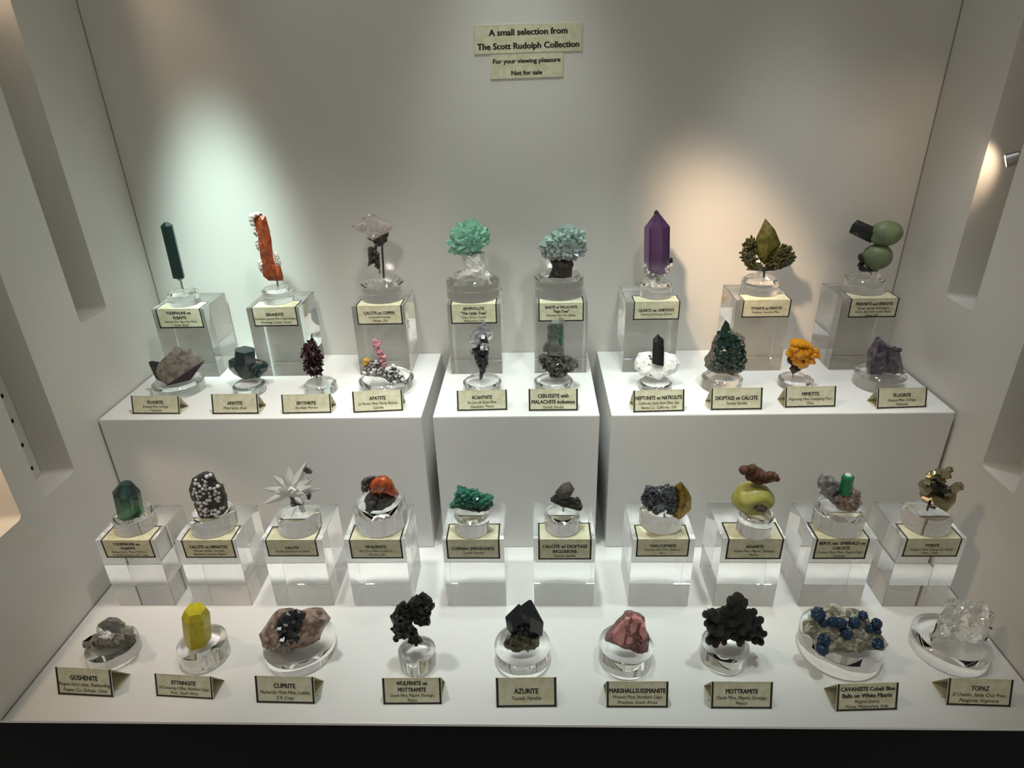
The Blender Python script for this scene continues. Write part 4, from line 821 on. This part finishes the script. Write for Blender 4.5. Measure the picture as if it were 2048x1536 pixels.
ol = [(335, 165), (420, 180), (490, 190), (590, 155), (650, 190), (700, 310), (690, 450), (620, 500), (560, 440), (470, 490), (400, 460), (305, 400), (295, 290)]
dk_ = inflate(c, 'dark_crust', ol, 'chalcblk', 95, 36, 8, 0.35)
scatter(c, 'dark_crystal', 'rhomb', 'chalcblk', ol, 80, (20, 34), (30, 50), 90, out=0.9, up=0.3, seed=2, gap=20, parent=dk_)
solid(c, 'golden_wedge', [(648, 180), (725, 126), (800, 220), (842, 310), (836, 430), (760, 520), (690, 562), (630, 510), (690, 440), (695, 320)], 'gold', 70, ridge=[(720, 200, 60), (700, 400, 85), (760, 330, 80), (690, 500, 70)], bev=4)
pin('c6', c, (540, 470), (540, 530), 10, mat='steel')
c = Ctx('c7', 1390, 910, 4.955, 'adamite_specimen', 'apple like yellow green adamite with a reddish brown lumpy cap')
ellipsoid(c, 'apple', 573, 430, 200, 158, 'adamite', 0, 170, bump=0.06, seed=3, dent=(Vector((0.12, -0.9, -0.22)), 0.42, 0.5))
inflate(c, 'cavity_matrix', [(590, 500), (640, 480), (700, 500), (735, 535), (700, 565), (620, 570), (580, 540)], 'calmatrix', 30, 24, 5, d0=105)
ol = [(445, 140), (480, 105), (580, 98), (650, 130), (700, 165), (790, 165), (848, 245), (770, 272), (700, 280), (650, 297), (560, 270), (510, 225)]
cc_ = inflate(c, 'cap_core', ol, 'limonite', 55, 34, 4, 0.2, smooth=True)
for x, y, r in ((485, 150, 46), (570, 130, 42), (600, 190, 46), (540, 215, 40), (650, 200, 44), (690, 210, 42), (740, 200, 40), (790, 215, 36), (625, 255, 40), (700, 250, 34), (815, 240, 26)): piece(c, 'cap_lobe', 'ball', 'limonite', c.P(x, y, 34), (0, -1, 0), r*1.05, r*1.05, cc_)
pin('c7', c, (610, 575), (612, 640), 9, mat='steel')
c = Ctx('c8', 1560, 930, 5.297, 'emerald_on_calcite', 'bright green emerald prism on a slanting grey and pink brown calcite', rest=(700, 528), dy=0.010)
inflate(c, 'grey_calcite', [(390, 185), (420, 120), (462, 88), (560, 120), (640, 190), (640, 290), (580, 330), (640, 440), (560, 410), (480, 340), (412, 298), (440, 260), (400, 235)], 'greycal', 70, 34, 6, 0.25)
br = [(560, 330), (640, 300), (780, 240), (850, 270), (862, 390), (830, 460), (800, 510), (760, 535), (680, 527), (600, 440)]
inflate(c, 'pink_calcite', br, 'pinkcal', 75, 32, 8, 0.4)
scatter(c, 'calcite_grain', 'chip', 'pinkcal', br, 38, (22, 34), 26, 70, seed=5, gap=24)
crystal(c, 'emerald_crystal', (690, 300), (724, 114), 60, 'emerald', n=6, tip=0.05, tipr=0.9, roll=0.3, d=45)
crystal(c, 'white_cap', (719, 124), (723, 98), 40, 'greywhite', n=6, tip=0.4, tipr=0.7, roll=0.3, d=30)
c = Ctx('c9', 1730, 920, 5.118, 'pyrite_cluster', 'cluster of angular brassy pyrite cubes balanced on a wire pin')
solid(c, 'large_crystal', [(568, 385), (660, 320), (770, 330), (942, 330), (922, 440), (790, 532), (690, 480), (600, 435)], 'pyrite', 90, ridge=[(640, 390, 110), (800, 380, 120), (780, 480, 90), (880, 380, 80)])
solid(c, 'left_cube', [(558, 270), (600, 225), (680, 205), (670, 300), (600, 375), (575, 340)], 'pyrite', 55)
inflate(c, 'dark_core', [(660, 260), (740, 210), (850, 260), (880, 330), (860, 375), (760, 340), (680, 310)], 'pyritedark', 60, 30, 6, d0=40)
for i, (x, y, r) in enumerate([(680, 150, 62), (740, 165, 52), (805, 110, 55), (850, 140, 44), (900, 220, 60), (930, 250, 46), (790, 200, 46), (650, 180, 40), (840, 90, 36), (780, 95, 34), (860, 300, 44), (730, 120, 40), (640, 130, 34)]):
    piece(c, 'cube', 'cube', 'pyrite', c.P(x, y+r*0.5, 20+15*(i % 3)), (0.7*math.sin(i*1.7), -0.6, 0.6*math.cos(i*2.3)+0.3), r*0.8, r*1.3, roll=i*0.7)
inflate(c, 'hanging_bit', [(640, 440), (665, 405), (700, 420), (670, 470), (735, 485), (715, 505), (660, 480)], 'pyritedark', 16, 16, 3, d0=70)
pin('c9', c, (655, 455), (632, 525), 9)
# ================================================================== front row, on the case floor
c = Ctx('d0', 100, 1200, 7.315, 'goshenite_specimen', 'colourless goshenite crystal perched on grey mica matrix', rest=(760, 775), dy=0.016)
ol = [(512, 705), (560, 620), (600, 560), (700, 520), (900, 560), (1000, 500), (1100, 430), (1230, 470), (1205, 590), (1100, 660), (1000, 730), (850, 740), (720, 782), (560, 772)]
inflate(c, 'matrix', ol, 'mica', 130, 44, 12, 0.4)
scatter(c, 'mica_flake', 'hexflat', 'mica', ol, 70, (30, 48), (20, 34), 120, out=0.9, up=0.5, seed=6, gap=30)
solid(c, 'clear_crystal', [(680, 420), (700, 355), (780, 300), (940, 308), (1000, 350), (1100, 470), (1080, 530), (960, 580), (820, 550), (720, 490)], 'clear', 100, ridge=[(760, 420, 130), (900, 400, 140), (1030, 480, 110), (900, 520, 130)])
inflate(c, 'top_flake', [(930, 320), (980, 265), (1020, 320), (1080, 340), (1105, 365), (1070, 410), (1000, 360)], 'mica', 40, 28, 6, d0=-30)
c = Ctx('d1', 300, 1190, 6.984, 'ettringite_crystal', 'lemon yellow ettringite hexagonal prism with a domed top', rest=(700, 785), dy=0.014)
crystal(c, 'prism', (700, 735), (630, 195), 178, 'ettring', n=6, tip=0.15, tipr=0.76, roll=0.62, flat=0.95)
crystal(c, 'waxy_foot', (706, 800), (690, 690), 150, 'poly', n=6, tip=0.1, tipr=0.9, roll=0.62, d=5)
c = Ctx('d2', 490, 1190, 6.98, 'cuprite_specimen', 'blue black cuprite crystals set in a large pink brown calcite', rest=(560, 858), dy=0.013, tilt=12)
inflate(c, 'matrix', [(190, 550), (240, 500), (290, 420), (380, 280), (480, 190), (620, 178), (730, 215), (840, 200), (940, 173), (1070, 200), (1130, 250), (1200, 315), (1130, 430), (1060, 560), (1050, 625), (950, 680), (860, 720), (700, 832), (540, 862), (370, 800), (250, 745), (225, 660)], 'cupmat', 150, 60, 9, 0.16)
inflate(c, 'grey_patch', [(340, 770), (420, 660), (520, 620), (620, 690), (680, 760), (640, 830), (520, 850), (400, 810)], 'cupgrey', 60, 34, 6, 0.3, d0=95)
inflate(c, 'pink_lobe', [(240, 720), (250, 600), (380, 500), (450, 540), (450, 620), (370, 690), (300, 770)], 'cupmat', 70, 34, 6, 0.3, d0=70)
ol = [(400, 455), (440, 350), (500, 270), (640, 210), (720, 190), (850, 250), (845, 345), (780, 480), (785, 630), (690, 708), (600, 660), (480, 590), (420, 500)]
inflate(c, 'cuprite_mass', ol, 'cuprite', 70, 46, 7, 0.35, d0=110)
for i, q in enumerate([[(440, 360), (560, 260), (650, 330), (600, 470), (470, 480)], [(640, 230), (730, 195), (845, 260), (830, 340), (720, 370)], [(480, 480), (620, 400), (690, 500), (640, 640), (520, 590)], [(660, 420), (780, 400), (780, 560), (690, 700), (640, 600)], [(560, 300), (640, 215), (720, 300), (680, 400), (600, 380)]]):
    solid(c, 'cuprite_crystal', q, 'cuprite', 30, back=-60, ridge=[(sum(p[0] for p in q)/5+dx, sum(p[1] for p in q)/5+dz, 205+10*(i % 3)) for dx, dz in ((-30, -20), (34, -10), (0, 36))])
c = Ctx('d3', 740, 1170, 6.144, 'wulfenite_on_mottramite', 'ragged black wulfenite on mottramite branching in two lobes', rest=(575, 765), dy=0.005)
lo1 = [(455, 225), (530, 150), (600, 120), (642, 84), (720, 150), (760, 160), (750, 200), (802, 255), (770, 305), (745, 330), (748, 450), (720, 505), (620, 508), (540, 480), (500, 400)]
lo2 = [(325, 265), (400, 208), (470, 240), (520, 330), (520, 480), (560, 550), (600, 620), (650, 690), (620, 740), (575, 772), (505, 720), (480, 700), (470, 655), (400, 660), (290, 702), (310, 600), (262, 545), (290, 490), (252, 400)]
inflate(c, 'right_lobe', lo1, 'sooty', 95, 32, 9, 0.4, d0=-5); inflate(c, 'left_lobe', lo2, 'sooty', 85, 32, 9, 0.4, d0=5)
scatter(c, 'tabular_crystal', 'chip', 'sooty', lo1, 40, (22, 38), 30, 90, seed=3, gap=24); scatter(c, 'tabular_crystal', 'chip', 'sooty', lo2, 40, (22, 36), 30, 80, seed=4, gap=24)
for x, y in ((330, 380), (380, 395), (690, 270), (485, 520), (345, 635)): piece(c, 'glint_crystal', 'cube', 'galena', c.P(x, y, 90), (0.2, -1, 0.6), 18, 20)
c = Ctx('d4', 960, 1180, 6.4, 'azurite_specimen', 'blocky blue black azurite crystal on an olive brown base', rest=(490, 842), dy=0.013)
hull(c, 'main_crystal', [(505, 210, 0), (625, 138, -20), (660, 150, -30), (740, 290, 0), (818, 420, 0), (800, 585, 0), (740, 600, 10), (640, 280, 80), (640, 520, 85), (520, 260, 40), (560, 530, 60), (700, 300, -110), (740, 560, -110), (560, 400, -110)], 'azurite', bev=4)
hull(c, 'side_crystal', [(318, 345, 0), (495, 188, -20), (520, 215, -10), (640, 270, 40), (630, 520, 50), (430, 560, 40), (345, 490, 20), (400, 330, 50), (430, 470, 80), (560, 300, -80), (500, 560, -80)], 'azurite', bev=4)
inflate(c, 'base', [(293, 695), (330, 630), (372, 580), (500, 560), (640, 600), (765, 605), (752, 720), (700, 770), (600, 830), (480, 846), (360, 775), (310, 730)], 'olive', 105, 36, 8, 0.3, d0=55)
for x, y in ((500, 550), (575, 545), (400, 600), (340, 660)): piece(c, 'small_crystal', 'cube', 'azurite', c.P(x, y, 110), (0.3, -1, 0.5), 34, 40, roll=x)
c = Ctx('d5', 1170, 1190, 6.679, 'marshallsussmanite_specimen', 'rose pink bladed marshallsussmanite on a mauve granular wedge', rest=(780, 850), dy=0.012, tilt=14)
inflate(c, 'wedge', [(262, 570), (300, 500), (345, 430), (440, 320), (540, 215), (620, 205), (730, 240), (790, 290), (822, 470), (862, 560), (850, 700), (842, 820), (790, 856), (660, 800), (560, 740), (400, 660), (268, 612)], 'mauve', 105, 44, 6, 0.25)
for i, q in enumerate([[(340, 460), (450, 320), (540, 225), (610, 220), (560, 380), (500, 460), (490, 640), (440, 630), (410, 520)], [(570, 390), (630, 250), (720, 260), (660, 430), (590, 470)], [(690, 430), (720, 300), (790, 330), (815, 460), (770, 550)], [(515, 580), (540, 480), (640, 490), (620, 560), (580, 602)], [(350, 470), (400, 440), (430, 560), (380, 560)], [(600, 240), (640, 215), (740, 260), (760, 300), (640, 300)]]):
    mx, my = sum(p[0] for p in q)/len(q), sum(p[1] for p in q)/len(q)
    hull(c, 'pink_blade', [(x, y, 60) for x, y in q]+[(mx+(x-mx)*0.78, my+(y-my)*0.82, 122+14*(i % 3)+0.10*(mx-x)) for x, y in q]+[(mx, my, -20)], 'rosepink', bev=3)
scatter(c, 'granule', 'chip', 'mauve', [(560, 620), (640, 580), (780, 580), (830, 700), (830, 800), (780, 840), (620, 770)], 40, (20, 32), 26, 100, seed=5, gap=22)
scatter(c, 'rim_grain', 'chip', 'olive', [(820, 520), (860, 560), (845, 780), (825, 700)], 8, (16, 24), 20, 20, seed=6)
c = Ctx('d6', 1370, 1170, 6.145, 'mottramite_specimen', 'lumpy matte black mottramite like a bunch of rounded fingers', rest=(500, 790), dy=0.012)
ol = [(215, 350), (260, 300), (340, 290), (470, 265), (510, 215), (560, 140), (650, 85), (730, 130), (775, 220), (770, 280), (860, 300), (890, 370), (960, 450), (1005, 630), (985, 745), (890, 740), (790, 690), (750, 750), (670, 785), (600, 740), (550, 680), (480, 770), (380, 810), (300, 780), (245, 680), (260, 560), (240, 430)]
inflate(c, 'core', [(600+(x-600)*0.93, 480+(y-480)*0.93) for x, y in ol], 'sooty', 110, 50, 6, 0.2, smooth=True)
for i, (x, y, r, l) in enumerate([(650, 170, 78, 85), (570, 195, 60, 70), (720, 215, 55, 70), (255, 360, 45, 55), (340, 340, 55, 60), (390, 400, 60, 70), (480, 320, 58, 60), (540, 300, 50, 55), (560, 440, 68, 85), (720, 370, 66, 70), (800, 360, 66, 70), (845, 330, 45, 50), (860, 450, 66, 75), (925, 430, 45, 60), (690, 540, 60, 80), (710, 490, 50, 50), (325, 520, 62, 85), (440, 500, 55, 80), (900, 560, 60, 70), (820, 580, 60, 70), (975, 600, 36, 50), (270, 470, 40, 60), (380, 680, 60, 70), (300, 680, 55, 60), (450, 640, 50, 60), (600, 620, 60, 70), (680, 680, 55, 60), (780, 640, 50, 55), (930, 700, 45, 45), (530, 560, 50, 60), (640, 350, 60, 60), (860, 680, 50, 50), (370, 760, 40, 45), (480, 720, 36, 44), (665, 745, 36, 40)]):
    piece(c, 'lobe', 'ball', 'sooty', c.P(x, y, 60+20*(i % 3)), (0.15*math.sin(i), -0.35, 1), r, l*1.05)
c = Ctx('d7', 1570, 1180, 6.4, 'cavansite_specimen', 'off white bumpy matrix studded with cobalt blue cavansite balls', rest=(650, 850), dy=0.010, tilt=30)
ol = [(220, 510), (260, 420), (340, 320), (480, 200), (540, 180), (650, 168), (760, 235), (930, 240), (1060, 330), (1130, 450), (1240, 570), (1330, 700), (1230, 780), (1050, 800), (880, 848), (760, 800), (650, 790), (600, 830), (480, 852), (390, 800), (340, 600), (230, 555)]
mx_ = inflate(c, 'matrix', ol, 'cavmat', 120, 44, 10, 0.25, prof=0.4)
scatter(c, 'matrix_nub', 'ball', 'cavmat', ol, 80, (30, 52), 34, 110, seed=6, gap=30, parent=mx_)
for i, (x, y, r) in enumerate([(425, 310, 85), (490, 420, 58), (600, 415, 60), (715, 425, 68), (880, 420, 75), (785, 560, 76), (1000, 325, 56), (1075, 495, 50), (1175, 430, 65), (1190, 530, 40), (500, 640, 76), (475, 762, 76), (1190, 695, 72), (640, 400, 50)]): piece(c, 'blue_ball', 'spiky', 'cavansite', c.P(x, y, 135), (0.2*math.sin(i), -1, 0.3*math.cos(i)), r*0.98, r*0.98, roll=i)
c = Ctx('d8', 1800, 1180, 6.4, 'topaz_specimen', 'clear colourless etched topaz block held by thin wire prongs', rest=(800, 745), dy=0.010, tilt=10)
inflate(c, 'block', [(388, 655), (430, 520), (470, 400), (525, 370), (600, 210), (640, 120), (700, 95), (760, 130), (830, 115), (960, 160), (1060, 135), (1120, 210), (1225, 320), (1170, 450), (1110, 590), (1080, 685), (980, 772), (840, 745), (600, 665), (430, 632)], 'topaz', 130, 90, 4, 0.2, prof=0.3)
pin('d8', c, (470, 430), (398, 655), 9, 20, name='prong'); pin('d8', c, (1175, 480), (1160, 500), 12, 10, name='prong'); pin('d8', c, (1120, 605), (1085, 650), 10, 20, name='prong')
# ------------------------------------------------------------------ the small spotlight in the recess of the right wall
fx = Vector((1.004*S, 0.300*S, 0.4605*S))
fl = thing('spotlight', fx+Vector((0.03, 0, 0.0)), 'small brushed steel spotlight mounted in the side wall recess', 'spotlight')
ax = Vector((-0.82, 0.46, -0.36)).normalized()
p_face = at(2012, 322, y=0.2985*S); L_ = 30*mpp(p_face); p_back = p_face-ax*L_; p_arm = p_back-ax*0.014+Vector((0, 0.004, 0.003)); fr_ = 0.5*27*mpp(p_face)
def along(t): return p_back+ax*t
v, f = tube_vf([along(L_*1.02), along(L_*1.0), along(L_*0.30), along(L_*0.02), along(-0.003)], [fr_*0.93, fr_, fr_, fr_*0.55, fr_*0.3], 28)
mesh('lamp_head', v, f, 'steel', fl)
MAT['bulb'] = bpy.data.materials.new('warm_lamp_lens'); MAT['bulb'].use_nodes = True
_n, _l = nodes_of(MAT['bulb']); _b = _n['Principled BSDF']; _b.inputs['Emission Color'].default_value = (1.0, 0.78, 0.5, 1); _b.inputs['Emission Strength'].default_value = 9.0
v, f = tube_vf([along(L_*1.022), along(L_*1.04)], fr_*0.84, 24); mesh('lens', v, f, 'bulb', fl)
v, f = tube_vf([along(-0.002), p_arm, Vector((W+0.0405*S, p_arm.y, p_arm.z+0.004))], fr_*0.24, 12); mesh('swivel_arm', v, f, 'steel', fl)
def lamp_at(name, p, d, power, col, cone, rad):
    l = bpy.data.lights.new(name, 'SPOT'); l.energy = power; l.color = col; l.spot_size = math.radians(cone); l.spot_blend = 0.45; l.shadow_soft_size = rad
    o = bpy.data.objects.new(name, l); COL.objects.link(o); o.location = p; o.rotation_euler = Vector(d).to_track_quat('-Z', 'Y').to_euler(); return o
lamp_at('recess_spot_lamp', along(L_*1.04+0.006), Vector((-0.28, 1.0, -0.30)), 0.10, WARM, 112, 0.004)
lamp_at('recess_spot_lamp', Vector((-0.018*S, 0.302*S, 0.71*S)), (0.1, 0.7, -0.5), 0.5, WARM, 90, 0.006)
lamp_at('recess_spot_lamp', Vector((-0.012*S, 0.060*S, 0.33*S)), (0.2, 0.25, -1), 0.9, WARM, 70, 0.006)
